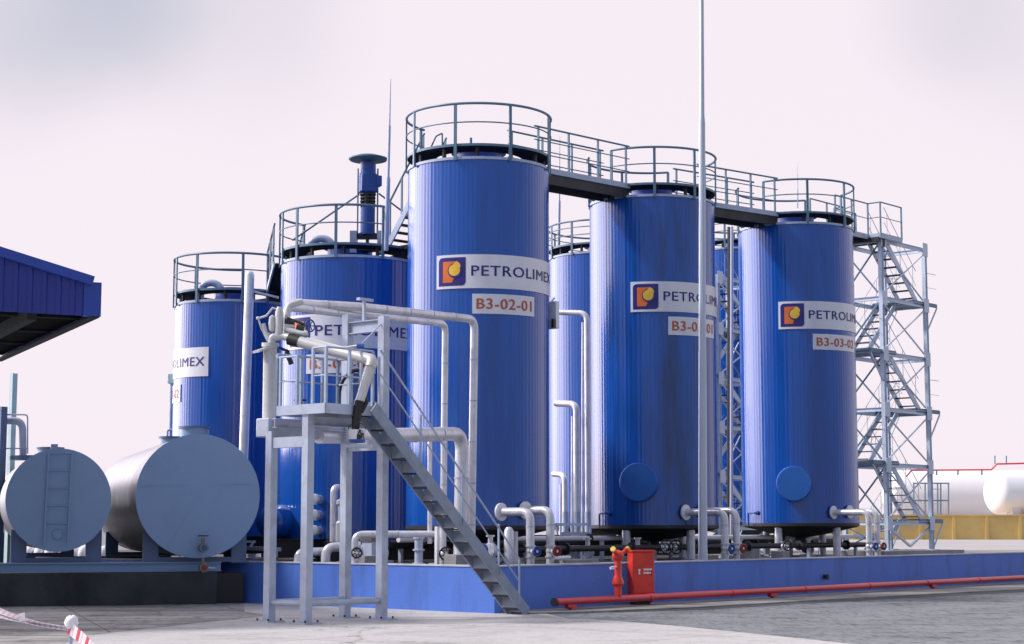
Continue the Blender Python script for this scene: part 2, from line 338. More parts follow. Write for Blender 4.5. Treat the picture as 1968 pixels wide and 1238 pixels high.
# ------------------------------------------------------------------ lettering
_tc = {}
def text_geo(txt, bold=0.02, sx=1.0):
    key = (txt, bold)
    if key not in _tc:
        cu = bpy.data.curves.new('lettering_source', 'FONT'); cu.body = txt; cu.size = 1.0; cu.space_character = 1.08; cu.resolution_u = 3
        ob = bpy.data.objects.new('lettering_source', cu); COL.objects.link(ob)
        bpy.context.view_layer.update(); dg = bpy.context.evaluated_depsgraph_get()
        me = bpy.data.meshes.new_from_object(ob.evaluated_get(dg))
        vs = []; fs = []
        for k in range(3):
            o = len(vs); vs += [Vector((v.co.x + bold * (k - 1), v.co.y + bold * 0.5 * (k - 1), 0.0015 * k)) for v in me.vertices]
            fs += [tuple(i + o for i in p.vertices) for p in me.polygons]
        _tc[key] = (vs, fs)
        bpy.data.objects.remove(ob); bpy.data.meshes.remove(me)
    return _tc[key]
def fit_text(txt, x0, x1, y0, y1, bold=0.02):
    vs, fs = text_geo(txt, bold); xs = [v.x for v in vs]; ys = [v.y for v in vs]
    a, b, c, d = min(xs), max(xs), min(ys), max(ys)
    return [Vector((x0 + (v.x - a) / (b - a) * (x1 - x0), y0 + (v.y - c) / (d - c) * (y1 - y0), v.z)) for v in vs], fs
def wrap(vs, fs, ctr, R, th0, off, step=0.07):
    # flat outline (metres) bent round a vertical cylinder
    bm = bmesh.new(); bv = [bm.verts.new(v) for v in vs]
    for f in fs:
        try: bm.faces.new([bv[i] for i in f])
        except ValueError: pass
    bmesh.ops.triangulate(bm, faces=bm.faces[:])
    xs = [v.x for v in vs]; x = math.floor(min(xs) / step) * step + step
    while x < max(xs):
        bmesh.ops.bisect_plane(bm, geom=bm.verts[:] + bm.edges[:] + bm.faces[:], plane_co=(x, 0, 0), plane_no=(1, 0, 0), dist=1e-6); x += step
    bm.verts.index_update(); mb = MB(); out = []
    for v in bm.verts:
        th = th0 + v.co.x / R; out.append(Vector((ctr.x + (R + off + v.co.z) * math.sin(th), ctr.y - (R + off + v.co.z) * math.cos(th), v.co.y)))
    mb.add(out, [tuple(v.index for v in f.verts) for f in bm.faces]); bm.free(); return mb
def curved_plate(ctr, R, th0, th1, z0, z1, off, thick=0.015):
    n = max(6, int(abs(th1 - th0) / R_(2.5))); vs = []; fs = []
    for i in range(n + 1):
        th = th0 + (th1 - th0) * i / n
        for (rr, z) in ((off, z0), (off, z1), (off - thick, z1), (off - thick, z0)):
            vs.append((ctr.x + (R + rr) * math.sin(th), ctr.y - (R + rr) * math.cos(th), z))
    for i in range(n):
        for j in range(4): fs.append((i * 4 + j, (i + 1) * 4 + j, (i + 1) * 4 + (j + 1) % 4, i * 4 + (j + 1) % 4))
    fs += [(0, 1, 2, 3), (n * 4 + 3, n * 4 + 2, n * 4 + 1, n * 4)]
    return MB().add(vs, fs)
def emblem(T, parent, ctr, R, th0, x0, z0, sz):
    def poly(pts): return [Vector((x0 + a * sz, z0 + b * sz, 0)) for a, b in pts], [tuple(range(len(pts)))]
    def arc(cx, cy, r, a0, a1, n=10): return [(cx + r * math.cos(R_(a0 + (a1 - a0) * i / n)), cy + r * math.sin(R_(a0 + (a1 - a0) * i / n))) for i in range(n + 1)]
    bg = [(0, 0)] + arc(0.84, 0.16, 0.16, -90, 0, 6) + [(1, 1)] + arc(0.16, 0.84, 0.16, 90, 180, 6)
    e = T.part('emblem', wrap(*poly(bg), ctr, R, th0, 0.024), M['navy'], parent)
    return [(bg, 'navy'), ]
def add_sign(T, ctr, R, th0, th1, z0, z1, word, logo=True, tx=None):
    p = T.part('sign_panel', curved_plate(ctr, R, th0, th1, z0, z1, 0.022), M['sign'])
    h = z1 - z0; L = (th1 - th0) * R; sz = h * 0.84; x0 = h * 0.08; zb = z0 + h * 0.08
    def arc(cx, cy, r, a0, a1, n=10): return [(cx + r * math.cos(R_(a0 + (a1 - a0) * i / n)), cy + r * math.sin(R_(a0 + (a1 - a0) * i / n))) for i in range(n + 1)]
    def lay(pts, off, m, nm):
        T.part(nm, wrap([Vector((x0 + a * sz, zb + b * sz, 0)) for a, b in pts], [tuple(range(len(pts)))], ctr, R, th0, off), M[m], p)
    lay([(0, 0)] + arc(0.85, 0.15, 0.15, -90, 0, 6) + [(1, 1)] + arc(0.15, 0.85, 0.15, 90, 180, 6), 0.026, 'navy', 'emblem_field')
    lay([(0.17, 0.12), (0.52, 0.12), (0.52, 0.30), (0.64, 0.33), (0.70, 0.86), (0.17, 0.86)], 0.030, 'orange', 'emblem_letter')
    lay(arc(0.62, 0.54, 0.265, 50, 410, 30)[:-1], 0.034, 'navy', 'emblem_ring')
    lay(arc(0.60, 0.55, 0.205, 115, 375, 24) + [(0.83, 0.70), (0.79, 0.79), (0.68, 0.87), (0.70, 0.78), (0.62, 0.755)], 0.038, 'yellow', 'emblem_flame')
    tx0 = x0 + sz + h * 0.16; vs, fs = fit_text(word, tx0, L - h * 0.14, z0 + h * 0.36, z0 + h * 0.67, 0.012)
    T.part('lettering', wrap(vs, fs, ctr, R, th0, 0.028), M['navy'], p)
def add_plate(T, ctr, R, th0, th1, z0, z1, word):
    p = T.part('number_plate', curved_plate(ctr, R, th0, th1, z0, z1, 0.022), M['sign'])
    h = z1 - z0; L = (th1 - th0) * R
    vs, fs = fit_text(word, L * 0.06, L * 0.94, z0 + h * 0.23, z0 + h * 0.77, 0.022)
    T.part('lettering', wrap(vs, fs, ctr, R, th0, 0.028), M['rust'], p)

# ------------------------------------------------------------------ storage tanks
def ring_path(ctr, r, z, a0=0, a1=360, n=72):
    full = abs(a1 - a0) >= 360
    return [Vector((ctr.x + r * math.sin(R_(a0 + (a1 - a0) * i / n)), ctr.y - r * math.cos(R_(a0 + (a1 - a0) * i / n)), z)) for i in range(n if full else n + 1)]
def tank(px, Y, Rr, z0, z1, label, group, posts, open0=None, rail_h=0.92, ribs=100, seed=1, hatch=True, legs=(35, 145, 215, 325), nrail=1, simple=False):
    rnd = random.Random(seed)
    ctr = Vector((xat(px, Y, 5.0), Y, 0))
    T = Thing('storage_tank', (ctr.x, ctr.y, z0), label, 'tank', group); T.ctr = ctr; T.R = Rr; T.z1 = z1
    # ribbed shell
    vs = []; fs = []; nn = 0; prof = []
    for i in range(ribs):
        w = 360 / ribs; a = i * w; j = rnd.uniform(-0.0006, 0.0006); tw = rnd.uniform(-0.0007, 0.0007)
        prof += [(a, j - tw), (a + w * 0.60, j + tw), (a + w * 0.72, j + 0.0017), (a + w * 0.88, j + 0.0017)]
    zs = [z0, z0 + (z1 - z0) * 0.33, z0 + (z1 - z0) * 0.66, z1]; n = len(prof)
    for zz in zs:
        for (a, dr) in prof: vs.append((ctr.x + (Rr + dr) * math.sin(R_(a)), ctr.y - (Rr + dr) * math.cos(R_(a)), zz))
    for k in range(len(zs) - 1):
        for i in range(n): fs.append((k * n + i, k * n + (i + 1) % n, (k + 1) * n + (i + 1) % n, (k + 1) * n + i))
    T.part('shell', MB().add(vs, fs), M['tankdirty'] if seed == 5 else M['tank'], angle=30)
    T.part('rim_band', MB().lathe((ctr.x, ctr.y, z1 - 0.03), [(Rr - 0.02, 0), (Rr + 0.028, 0), (Rr + 0.028, 0.06), (Rr - 0.05, 0.06)], 72), M['rail2'])
    T.part('roof', MB().lathe((ctr.x, ctr.y, z1), [(Rr - 0.01, 0.0), (Rr * 0.6, 0.02), (Rr * 0.3, 0.04), (0, 0.05)], 48), M['tankroof'])
    T.part('bottom_cone', MB().lathe((ctr.x, ctr.y, z0), [(Rr + 0.01, 0.06), (Rr + 0.01, -0.02), (Rr * 0.93, -0.06), (Rr * 0.5, -0.22), (0.16, -0.34), (0.12, -0.55), (0, -0.55)], 48), M['dark'])
    if not simple:
        for a in legs:
            p = Vector((ctr.x + Rr * 0.86 * math.sin(R_(a)), ctr.y - Rr * 0.86 * math.cos(R_(a)), 0))
            l = T.part('leg', MB().cyl(p + ZU * (FLOOR - 0.02), p + ZU * (z0 - 0.02), 0.105), M['pipe'])
            T.part('base_plate', MB().box(p + ZU * (FLOOR + 0.02), 0.36, 0.36, 0.04, U), M['steel'], l)
    # walkway ring, rails
    zd = z1 + 0.29; ro = Rr + 0.01; ri = Rr - 0.60
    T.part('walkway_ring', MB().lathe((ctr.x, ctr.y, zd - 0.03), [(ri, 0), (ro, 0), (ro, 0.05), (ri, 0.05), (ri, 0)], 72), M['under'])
    T.part('toe_board', MB().lathe((ctr.x, ctr.y, zd - 0.045), [(ro + 0.004, 0.02), (ro + 0.02, 0.02), (ro + 0.02, 0.075), (ro + 0.004, 0.075), (ro + 0.004, 0.02)], 72), M['rail'])
    for a in posts:
        d = Vector((math.sin(R_(a)), -math.cos(R_(a)), 0)); b = ctr + d * (Rr + 0.05)
        T.part('post', MB().beam(b + ZU * (z1 - 0.05), b + ZU * (zd + rail_h), 0.066, 0.035, d), M['rail'])
    for a in range(0, 360, 30): 
        d = Vector((math.sin(R_(a)), -math.cos(R_(a)), 0)); q = ctr + d * (Rr - 0.12)
        T.part('deck_bracket', MB().beam(q + ZU * (z1 - 0.0), q + ZU * (zd - 0.03), 0.06, 0.06), M['dark'])
    def rr(z, r):
        mb = MB()
        if open0 is None: return mb.tube(ring_path(ctr, Rr + 0.05, z), r, 8, closed=True)
        for (a0, a1) in open0: mb.tube(ring_path(ctr, Rr + 0.05, z, a0, a1, 48), r, 8)
        return mb
    T.part('top_rail', rr(zd + rail_h, 0.030), M['rail'])
    for k in range(nrail): T.part('mid_rail', rr(zd + rail_h * (1 - (k + 1) / (nrail + 1)) + 0.04, 0.016), M['rail'])
    if hatch:
        T.part('roof_hatch', MB().lathe((ctr.x, ctr.y, z1 + 0.1), [(Rr * 0.33, -0.08), (Rr * 0.33, 0.30), (Rr * 0.39, 0.31), (Rr * 0.39, 0.36), (0, 0.38)], 32), M['tankroof'])
    return T
def on(T, th, r, z): return Vector((T.ctr.x + r * math.sin(R_(th)), T.ctr.y - r * math.cos(R_(th)), z))

FR = 'blue storage tanks of the front row'
T1 = tank(919, 39.7, 1.60, 1.58, zat(303, 38.1), 'tallest blue tank at the centre with plate B3-02-01 and railed top', FR, (-60, -17, 26, 74, 98, 236, 275), open0=[(-128, 99)], seed=3)
TB = tank(1256, 44.9, 1.60, 1.60, zat(375, 43.3), 'blue tank behind the tall pole with plate B3-03-01 and round manhole', FR, (-42, -2, 36, 76, 118, 160, 204, 250, 278), open0=[(-42, 118), (160, 280)], seed=5)
TC = tank(1534.5, 49.7, 1.61, 1.66, zat(428, 48.1), 'blue tank with plate B3-03-02 next to the stair tower', FR, (-40, 3, 46, 84, 118, 160, 204, 250, 278), open0=[(-40, 118), (160, 280)], seed=8)
LR = 'blue storage tanks of the left row'
T2 = tank(670, 42.7, 1.66, 1.20, zat(491, 41.0), 'wide blue tank with a mixer on top behind the loading platform', LR, (-88, -66, -42, -6, 32, 228), open0=[(-132, 34)], seed=11)
TA = tank(446, 45.9, 1.50, 1.30, zat(577, 44.4), 'shortest blue tank at left rising behind the large grey tank', LR, (-78, -62, -28, 17, 42, 68, 180, 230, 265), open0=[(-180, 70)], seed=13)
BR = 'blue storage tanks at the back'
TD = tank(1168, 56, 1.84, 1.60, zat(484, 54.2), 'rear blue tank seen between the two tallest front tanks', BR, (-70, -38, -6, 26, 60, 120, 180, 240), rail_h=0.72, seed=17, nrail=2, simple=True)
TE = tank(1428, 60, 1.64, 1.60, zat(476, 58.4), 'rear blue tank mostly hidden behind the lattice stair tower and pipe', BR, (-60, -25, 12, 50, 120, 180, 240), rail_h=0.75, seed=19, nrail=2, simple=True)

def sgn(T, Yf, a0, a1, y0, y1): add_sign(T, T.ctr, T.R, R_(a0), R_(a1), zat(y1, Yf), zat(y0, Yf), 'PETROLIMEX')
def plt(T, Yf, a0, a1, y0, y1, w): add_plate(T, T.ctr, T.R, R_(a0), R_(a1), zat(y1, Yf), zat(y0, Yf), w)
sgn(T1, 38.1, -33.2, 85, 489, 554); plt(T1, 38.2, -3.6, 50.5, 566, 604, 'B3-02-01')
sgn(TB, 43.3, -24.2, 92, 541, 599); plt(TB, 43.6, 9, 65, 611, 646, 'B3-03-01')
sgn(TC, 48.1, -27, 90, 579, 632); plt(TC, 48.4, 6, 64, 644, 674, 'B3-03-02')
sgn(T2, 41.0, -53, 73, 602, 668); plt(T2, 41.0, -31, 27, 680, 717, 'B3-01-01')
sgn(TA, 44.6, -136, -14.5, 668, 724); plt(TA, 44.6, -100, -50, 737, 771, 'B3-01-02')

# round manhole doors on two tanks
def manhole(T, px, py, Yf, r):
    th = math.degrees(math.asin((px - (T.ctr.x / T.ctr.y * 3423 + 984)) / (T.R * 3423 / T.ctr.y))) - math.degrees(math.atan(T.ctr.x / T.ctr.y))
    z = zat(py, Yf); d = Vector((math.sin(R_(th)), -math.cos(R_(th)), 0)); c = on(T, th, T.R - 0.12, z)
    m = T.part('manhole', MB().lathe(c, [(r, 0), (r, 0.30), (r - 0.015, 0.325), (0, 0.335)], 40, d), M['hatch'])
    T.part('cover_rim', MB().torus(c + d * 0.29, r, 0.012, d, 40, 6), M['tankroof'], m)
manhole(TB, 1232, 927, 43.4, 0.47); manhole(TC, 1529, 930, 48.2, 0.47)

# small side fittings
def fitting(T, th, z, drop=0.35):
    d = Vector((math.sin(R_(th)), -math.cos(R_(th)), 0)); p = on(T, th, T.R, z); sd = Vector((-d.y, d.x, 0)) * -1
    T.part('drain_fitting', MB().pipe([p, p + d * 0.12, p + d * 0.12 + sd * 0.25, p + d * 0.12 + sd * 0.25 - ZU * drop], 0.022, 0.04, 8).cyl(p, p + d * 0.05, 0.06), M['mixer'])
fitting(TB, -48, zat(987, 43.6)); fitting(TC, -55, zat(986, 48.5))

# goose-neck vents
for T, px, Yv in ((T2, 617, 42.5), (TA, 406, 45.9)):
    x = xat(px, Yv, 8); z = T.z1; r = 0.27
    pts = [Vector((x - r, Yv, z + 0.1))] + [Vector((x - r * math.cos(pi * i / 14), Yv, z + 0.42 + r * 0.85 * math.sin(pi * i / 14))) for i in range(15)] + [Vector((x + r, Yv, z + 0.15))]
    T.part('vent_pipe', MB().tube(pts, 0.095, 14), M['steel'])
# roof ladders / hand grips on the tallest tank
p = W(840, 290, 40.4); T1.part('grab_rail', MB().pipe([W(826, 288, 40.4), W(838, 262, 40.4), W(850, 256, 40.6), W(850, 300, 40.6)], 0.02, 0.05, 8), M['rail'])
T1.part('roof_stub', MB().cyl(W(905, 285, 39.5), W(905, 265, 39.5), 0.03, 8), M['rail'])

# ------------------------------------------------------------------ bridges between tank tops
def bridge(T, Tn, label, w=0.8):
    z = (T.z1 + Tn.z1) / 2 + 0.22
    a = T.ctr + U * (T.R - 0.12); b = Tn.ctr - U * (Tn.R - 0.12); a = Vector((a.x, a.y, T.z1 + 0.24)); b = Vector((b.x, b.y, Tn.z1 + 0.24))
    d = (b - a).normalized(); dh = Vector((d.x, d.y, 0)).normalized(); sd = Vector((-dh.y, dh.x, 0))
    t = Thing('walkway_bridge', a, label, 'walkway', 'walkway bridges between tank tops')
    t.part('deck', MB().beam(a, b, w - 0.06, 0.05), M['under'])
    for k in (-1, 1):
        o = sd * k * w / 2
        t.part('side_beam', MB().beam(a + o + ZU * 0.03, b + o + ZU * 0.03, 0.05, 0.13), M['rail2'])
        t.part('joist', MB().beam(a + o * 0.9 - ZU * 0.15, b + o * 0.9 - ZU * 0.15, 0.06, 0.25), M['dark'])
        n = 4; L = (b - a)
        for i in range(n):
            q = a + L * ((i + 0.12) / (n - 0.76)) + o
            t.part('post', MB().beam(q + ZU * 0.1, q + ZU * 1.04, 0.05, 0.03), M['rail'])
        t.part('top_rail', MB().tube([a + o + ZU * 1.04, b + o + ZU * 1.04], 0.024, 8), M['rail'])
        t.part('mid_rail', MB().tube([a + o + ZU * 0.72, b + o + ZU * 0.72], 0.014, 8), M['rail'])
        t.part('low_rail', MB().tube([a + o + ZU * 0.4, b + o + ZU * 0.4], 0.014, 8), M['rail'])
    t.part('end_bracket', MB().beam(b + ZU * -0.26 - d * 0.05, b + ZU * -0.04 - d * 0.05, 0.5, 0.12, dh).beam(b - ZU * 0.26 - d * 0.3, b - ZU * 0.3 + d * 0.1, 0.1, 0.08), M['dark'])
    return t
bridge(T1, TB, 'railed walkway bridge from the tallest tank to the tank behind the pole')
bridge(TB, TC, 'railed walkway bridge from the tank behind the pole to the tank beside the stair tower')
def small_bridge(a, b, label, w=0.75, h=1.0):
    d = (b - a).normalized(); sd = Vector((-d.y, d.x, 0)).normalized()
    t = Thing('walkway_bridge', a, label, 'walkway', 'walkway bridges between tank tops')
    t.part('deck', MB().beam(a, b, w - 0.06, 0.05), M['under'])
    for k in (-1, 1):
        o = sd * k * w / 2
        t.part('side_beam', MB().beam(a + o, b + o, 0.04, 0.14), M['steel'])
        for f in (0.12, 0.5, 0.88): t.part('post', MB().beam(a + (b - a) * f + o, a + (b - a) * f + o + ZU * h, 0.05, 0.03), M['rail'])
        t.part('top_rail', MB().tube([a + o + ZU * h, b + o + ZU * h], 0.024, 8), M['rail'])
        t.part('mid_rail', MB().tube([a + o + ZU * h * 0.5, b + o + ZU * h * 0.5], 0.014, 8), M['rail'])
a = Vector((TA.ctr.x + TA.R * 0.88, TA.ctr.y - TA.R * 0.47, TA.z1 + 0.25)); b = Vector((T2.ctr.x - T2.R * 0.92, T2.ctr.y + 0.4, T2.z1 + 0.1))
small_bridge(a, b, 'short sloping walkway from the shortest tank to the tank with the mixer')
# steep stair up from tank with the mixer to the tallest tank
a = W(748, 468, 41.9); b = W(815, 372, 41.0); b.z = T1.z1 + 0.2
t = Thing('link_stair', a, 'steep open stair climbing from the mixer tank to the tallest tank', 'stair')
d = (b - a); sd = Vector((-d.y, d.x, 0)).normalized()
for k in (0, 1):
    o = sd * 0.7 * k
    t.part('stringer', MB().beam(a + o, b + o, 0.04, 0.16), M['rail2'])
    t.part('handrail', MB().tube([a + o + ZU * 1.0, b + o + ZU * 1.0], 0.024, 8), M['rail'])
    for f in (0.02, 0.36, 0.68, 0.97): t.part('post', MB().beam(a + d * f + o, a + d * f + o + ZU * 1.0, 0.045, 0.03), M['rail'])
for i in range(9):
    q = a + d * ((i + 0.5) / 9) + sd * 0.35
    t.part('tread', MB().beam(q - sd * 0.33, q + sd * 0.33, 0.2, 0.03), M['dark'])
q0 = Vector((a.x, a.y, a.z - 0.05)); 
t.part('bottom_landing', MB().box(q0 + sd * 0.35 + Vector((0.25, 0, -0.08)), 1.3, 0.9, 0.1, Vector((d.x, d.y, 0))), M['under'])

# ------------------------------------------------------------------ mixer on top of the wide tank
Ym = 42.3; xm = xat(707, Ym, 9.5); 
def mz(py): return zat(py, Ym)
c = Vector((xm, Ym, 0))
t = Thing('mixer_unit', (xm, Ym, T2.z1 + 0.2), 'blue motor driven mixer under a round hood on the wide tank', 'mixer')
t.part('hood', MB().lathe(c + ZU * (mz(309)), [(0.44, 0.0), (0.475, 0.03), (0.47, 0.06), (0.25, 0.13), (0, 0.155), ], 40).lathe(c + ZU * mz(309), [(0, -0.02), (0.44, 0.0)], 40), M['mixtop'])
t.part('motor', MB().lathe(c + ZU * mz(338), [(0, 0), (0.21, 0), (0.21, 0.05), (0.19, 0.06), (0.19, mz(312) - mz(338) - 0.02), (0, mz(312) - mz(338))], 24), M['mixer'])
g = t.part('gearbox', MB().box(c + ZU * ((mz(337) + mz(371)) / 2), 0.42, 0.42, mz(337) - mz(371), Vector((0.94, 0.34, 0))), M['mixer'], bevel=0.03)
t.part('terminal_box', MB().box(c + Vector((0.25, -0.05, (mz(337) + mz(362)) / 2)), 0.14, 0.22, 0.26, Vector((0.94, 0.34, 0))), M['mixer'], bevel=0.02)
mb = MB()
for k in range(4): mb.cyl(c + ZU * (mz(373) - k * 0.085), c + ZU * (mz(373) - k * 0.085 - 0.03), 0.2 if k in (0, 3) else 0.19, 24)
for k in range(6): 
    a6 = k * pi / 3 + 0.3; o = Vector((math.cos(a6), math.sin(a6), 0)) * 0.16; mb.cyl(c + o + ZU * mz(372), c + o + ZU * mz(400), 0.022, 8)
t.part('coupling_cage', mb, M['dark'])
t.part('shaft_column', MB().lathe(c + ZU * mz(452), [(0, 0), (0.22, 0), (0.22, 0.04), (0.18, 0.05), (0.18, mz(400) - mz(452)), (0, mz(400) - mz(452))], 24), M['mixer'])
for k in (-1, 1):
    p = c + Vector((k * 0.33, 0.0, 0))
    t.part('support_plate', MB().box(p + ZU * ((mz(452) + mz(482)) / 2), 0.16, 0.42, mz(440) - mz(482)), M['steel'])
    t.part('guide_rod', MB().cyl(c + Vector((k * 0.24, -0.05, mz(455))), c + Vector((k * 0.24, -0.05, mz(325))), 0.02, 8), M['rail'])
t.part('cross_beam', MB().box(c + ZU * mz(455), 0.66, 0.3, 0.1).box(c + ZU * mz(480), 0.7, 0.3, 0.08).box(c + ZU * mz(468), 0.06, 0.3, 0.25), M['dark'])
t.part('stay_rod', MB().tube([W(690, 374, Ym), W(562, 462, Ym - 0.6)], 0.022, 8), M['rail'])
t.part('stay_rod', MB().tube([W(728, 372, Ym), W(785, 415, Ym + 0.2)], 0.022, 8), M['rail'])

# lightning rods
def rod(px, Y, y0, y1, r, label, px1=None):
    a = W(px, y0, Y); b = W(px1 if px1 else px, y1, Y); mb = MB()
    mb.tube([a, a.lerp(b, 0.42), a.lerp(b, 0.43), a.lerp(b, 0.72), a.lerp(b, 0.73), b], [r, r, r * 0.65, r * 0.6, r * 0.38, r * 0.15], 10)
    solo('lightning_rod', mb, M['rail2'], a, label, 'lightning rod', 'lightning rods')
rod(742, 41.2, 482, 152, 0.055, 'thick tapering lightning rod standing beside the mixer', 751)
rod(1533, 50.2, 400, 312, 0.016, 'thin lightning rod on the tank beside the stair tower')
rod(1074, 55.5, 478, 262, 0.045, 'grey lightning rod on the rear tank between front tanks', 1076)

# ------------------------------------------------------------------ tall pole
a = W(1351, 1095, 40.3); a.z = FLOOR; mb = MB()
x = a.x; z1 = 15.2
px_ = lambda z: x + (z - 0.8) * 0.0105
mb.tube([Vector((px_(z), 40.3, z)) for z in (0.8, 1.2, 5.6, 5.65, 10.95, 11.1, z1)], [0.112, 0.102, 0.089, 0.085, 0.074, 0.058, 0.040], 20)
t = Thing('tall_pole', a, 'very tall grey tapering pole in front of the second tank', 'pole')
t.part('shaft', mb, M['galv'])
t.part('base_plate', MB().box(a + ZU * 0.02, 0.4, 0.4, 0.04, U), M['steel'])
t.part('top_cap', MB().sphere((px_(z1), 40.3, z1 + 0.04), 0.07), M['galv'])

# ------------------------------------------------------------------ stair tower (built once, copied behind the tanks)
def stair_tower(A, D, Wd, levels, zb, label, dirU, dirV, top_ext=True):
    # A: base of the near left column, D: length along dirU, Wd: width along dirV
    t = Thing('stair_tower', (A.x, A.y, zb), label, 'stair tower', 'steel stair towers')
    P = lambda u, v, z: Vector((A.x, A.y, 0)) + dirU * u + dirV * v + ZU * z
    zt = levels[-1]
    for (u, v) in ((0, 0), (D, 0), (0, Wd), (D, Wd)):
        cpart = t.part('column', MB().ibeam(P(u, v, zb), P(u, v, zt), 0.12, 0.12, 0.012, dirU), M['tower'])
        t.part('base_plate', MB().box(P(u, v, zb + 0.015), 0.34, 0.34, 0.03, dirU), M['tower'], cpart)
    for z in levels:
        for v in (0, Wd): t.part('beam', MB().ibeam(P(0.07, v, z - 0.09), P(D - 0.07, v, z - 0.09), 0.08, 0.12), M['tower'])
        for u in (0, D): t.part('beam', MB().ibeam(P(u, 0.07, z - 0.09), P(u, Wd - 0.07, z - 0.09), 0.08, 0.12), M['tower'])
        for (u, v) in ((0, -0.076), (D, -0.076)):
            sgnu = 1 if u == 0 else -1
            t.part('gusset', MB().beam(P(u + sgnu * 0.06, v, z - 0.3), P(u + sgnu * 0.06, v, z + 0.12), 0.3, 0.012, dirV), M['tower'])
    zl = [zb + 0.05] + list(levels)
    for i in range(len(zl) - 1):
        z0, z1 = zl[i] + 0.08, zl[i + 1] - 0.22
        if i == 0:
            t.part('brace', MB().beam(P(0.1, 0, z1), P(D * 0.5, 0, z0), 0.06, 0.06), M['tower']); t.part('brace', MB().beam(P(D - 0.1, 0, z1), P(D * 0.5, 0, z0), 0.06, 0.06), M['tower'])
        else:
            t.part('brace', MB().beam(P(0.1, -0.03, z0), P(D - 0.1, -0.03, z1), 0.036, 0.036), M['tower']); t.part('brace', MB().beam(P(0.1, 0.03, z1), P(D - 0.1, 0.03, z0), 0.036, 0.036), M['tower'])
        t.part('brace', MB().beam(P(-0.03, 0.1, z0), P(-0.03, Wd - 0.1, z1), 0.04, 0.04), M['rail']); t.part('brace', MB().beam(P(0.03, 0.1, z1), P(0.03, Wd - 0.1, z0), 0.04, 0.04), M['rail'])
    # landings and flights: right end for even levels, left end for odd ones
    nlev = len(levels); ext = 0.72
    def rails(pts, lab='handrail'):
        t.part(lab, MB().tube([p + ZU * 0.95 for p in pts], 0.010, 6), M['rail2']); t.part(lab, MB().tube([p + ZU * 0.5 for p in pts], 0.007, 6), M['rail2'])
    for i, z in enumerate(levels[:-1]):
        right = (i % 2 == 0)
        u0, u1 = (D - 0.75, D + ext) if right else (-ext, 0.75)
        ld = t.part('landing', MB().beam(P(u0, Wd / 2, z + 0.02), P(u1, Wd / 2, z + 0.02), Wd - 0.02, 0.04).beam(P(u0, 0, z - 0.03), P(u1, 0, z - 0.03), 0.04, 0.11).beam(P(u0, Wd, z - 0.03), P(u1, Wd, z - 0.03), 0.04, 0.11), M['rail'])
        ue = u1 if right else u0; uc = D if right else 0
        for v in (0.0, Wd):
            t.part('knee_brace', MB().beam(P(ue, v, z - 0.1), P(uc, v, z - 0.95), 0.035, 0.035), M['tower'])
            rails([P(uc, v, z), P(ue, v, z)])
    for i in range(nlev):
        z1 = levels[i]; z0 = levels[i - 1] if i else zb
        if i == 0: ua, ub, va = D * 0.35, D - 0.6, Wd * 0.52
        else:
            up_left = (i % 2 == 1)      # climbs from the right landing to the left one
            ua, ub = (D - 0.45, 0.35) if up_left else (0.35, D - 0.45); va = 0.06 if (i == nlev - 1 or up_left) else Wd * 0.54
            if not up_left: va = Wd * 0.54
        wv = Wd * 0.40; a = P(ua, va, z0); b = P(ub, va, z1)
        fl = t.part('stair_flight', MB().beam(a, b, 0.035, 0.17).beam(a + dirV * wv, b + dirV * wv, 0.035, 0.17), M['tower'])
        n = max(4, int((z1 - z0) / 0.21)); mb = MB()
        for k in range(n):
            q = a.lerp(b, (k + 0.5) / n); mb.beam(q + dirV * 0.02, q + dirV * (wv - 0.02), 0.22, 0.025)
        t.part('tread', mb, M['dark'], fl)
        for o in (0, wv):
            rails([a + dirV * o, b + dirV * o])
            for f in (0.1, 0.5, 0.9):
                q = a.lerp(b, f) + dirV * o; t.part('rail_post', MB().beam(q, q + ZU * 0.95, 0.012, 0.012), M['rail2'])
    return t, P
def tower_u(px, off):
    # distance along U from the tank beside it to the pixel column
    k = (px - CX) / 3423; b = TC.ctr + V * off
    return (k * b.y - b.x) / (U.x - k * U.y)
ta = tower_u(1705, -0.7); tb = tower_u(1790, -0.7)
A = TC.ctr + V * -0.7 + U * ta; Dm = tb - ta
lv = [zat(y, A.y + 1.0) for y in (1000, 890, 785, 680, 575, 466)]
tw, TP = stair_tower(A, Dm, 1.4, lv, 0.92, 'pale blue-grey steel stair tower at the right end of the tank row', U, V)
mb = MB(); mb.box(TP(Dm / 2 + 0.2, 0.7, 0.86), Dm + 2.2, 2.2, 0.13, U); solo('tower_foundation', mb, M['block'], TP(Dm / 2, 0.7, 0.8), 'flat concrete pad under the right stair tower', 'foundation')
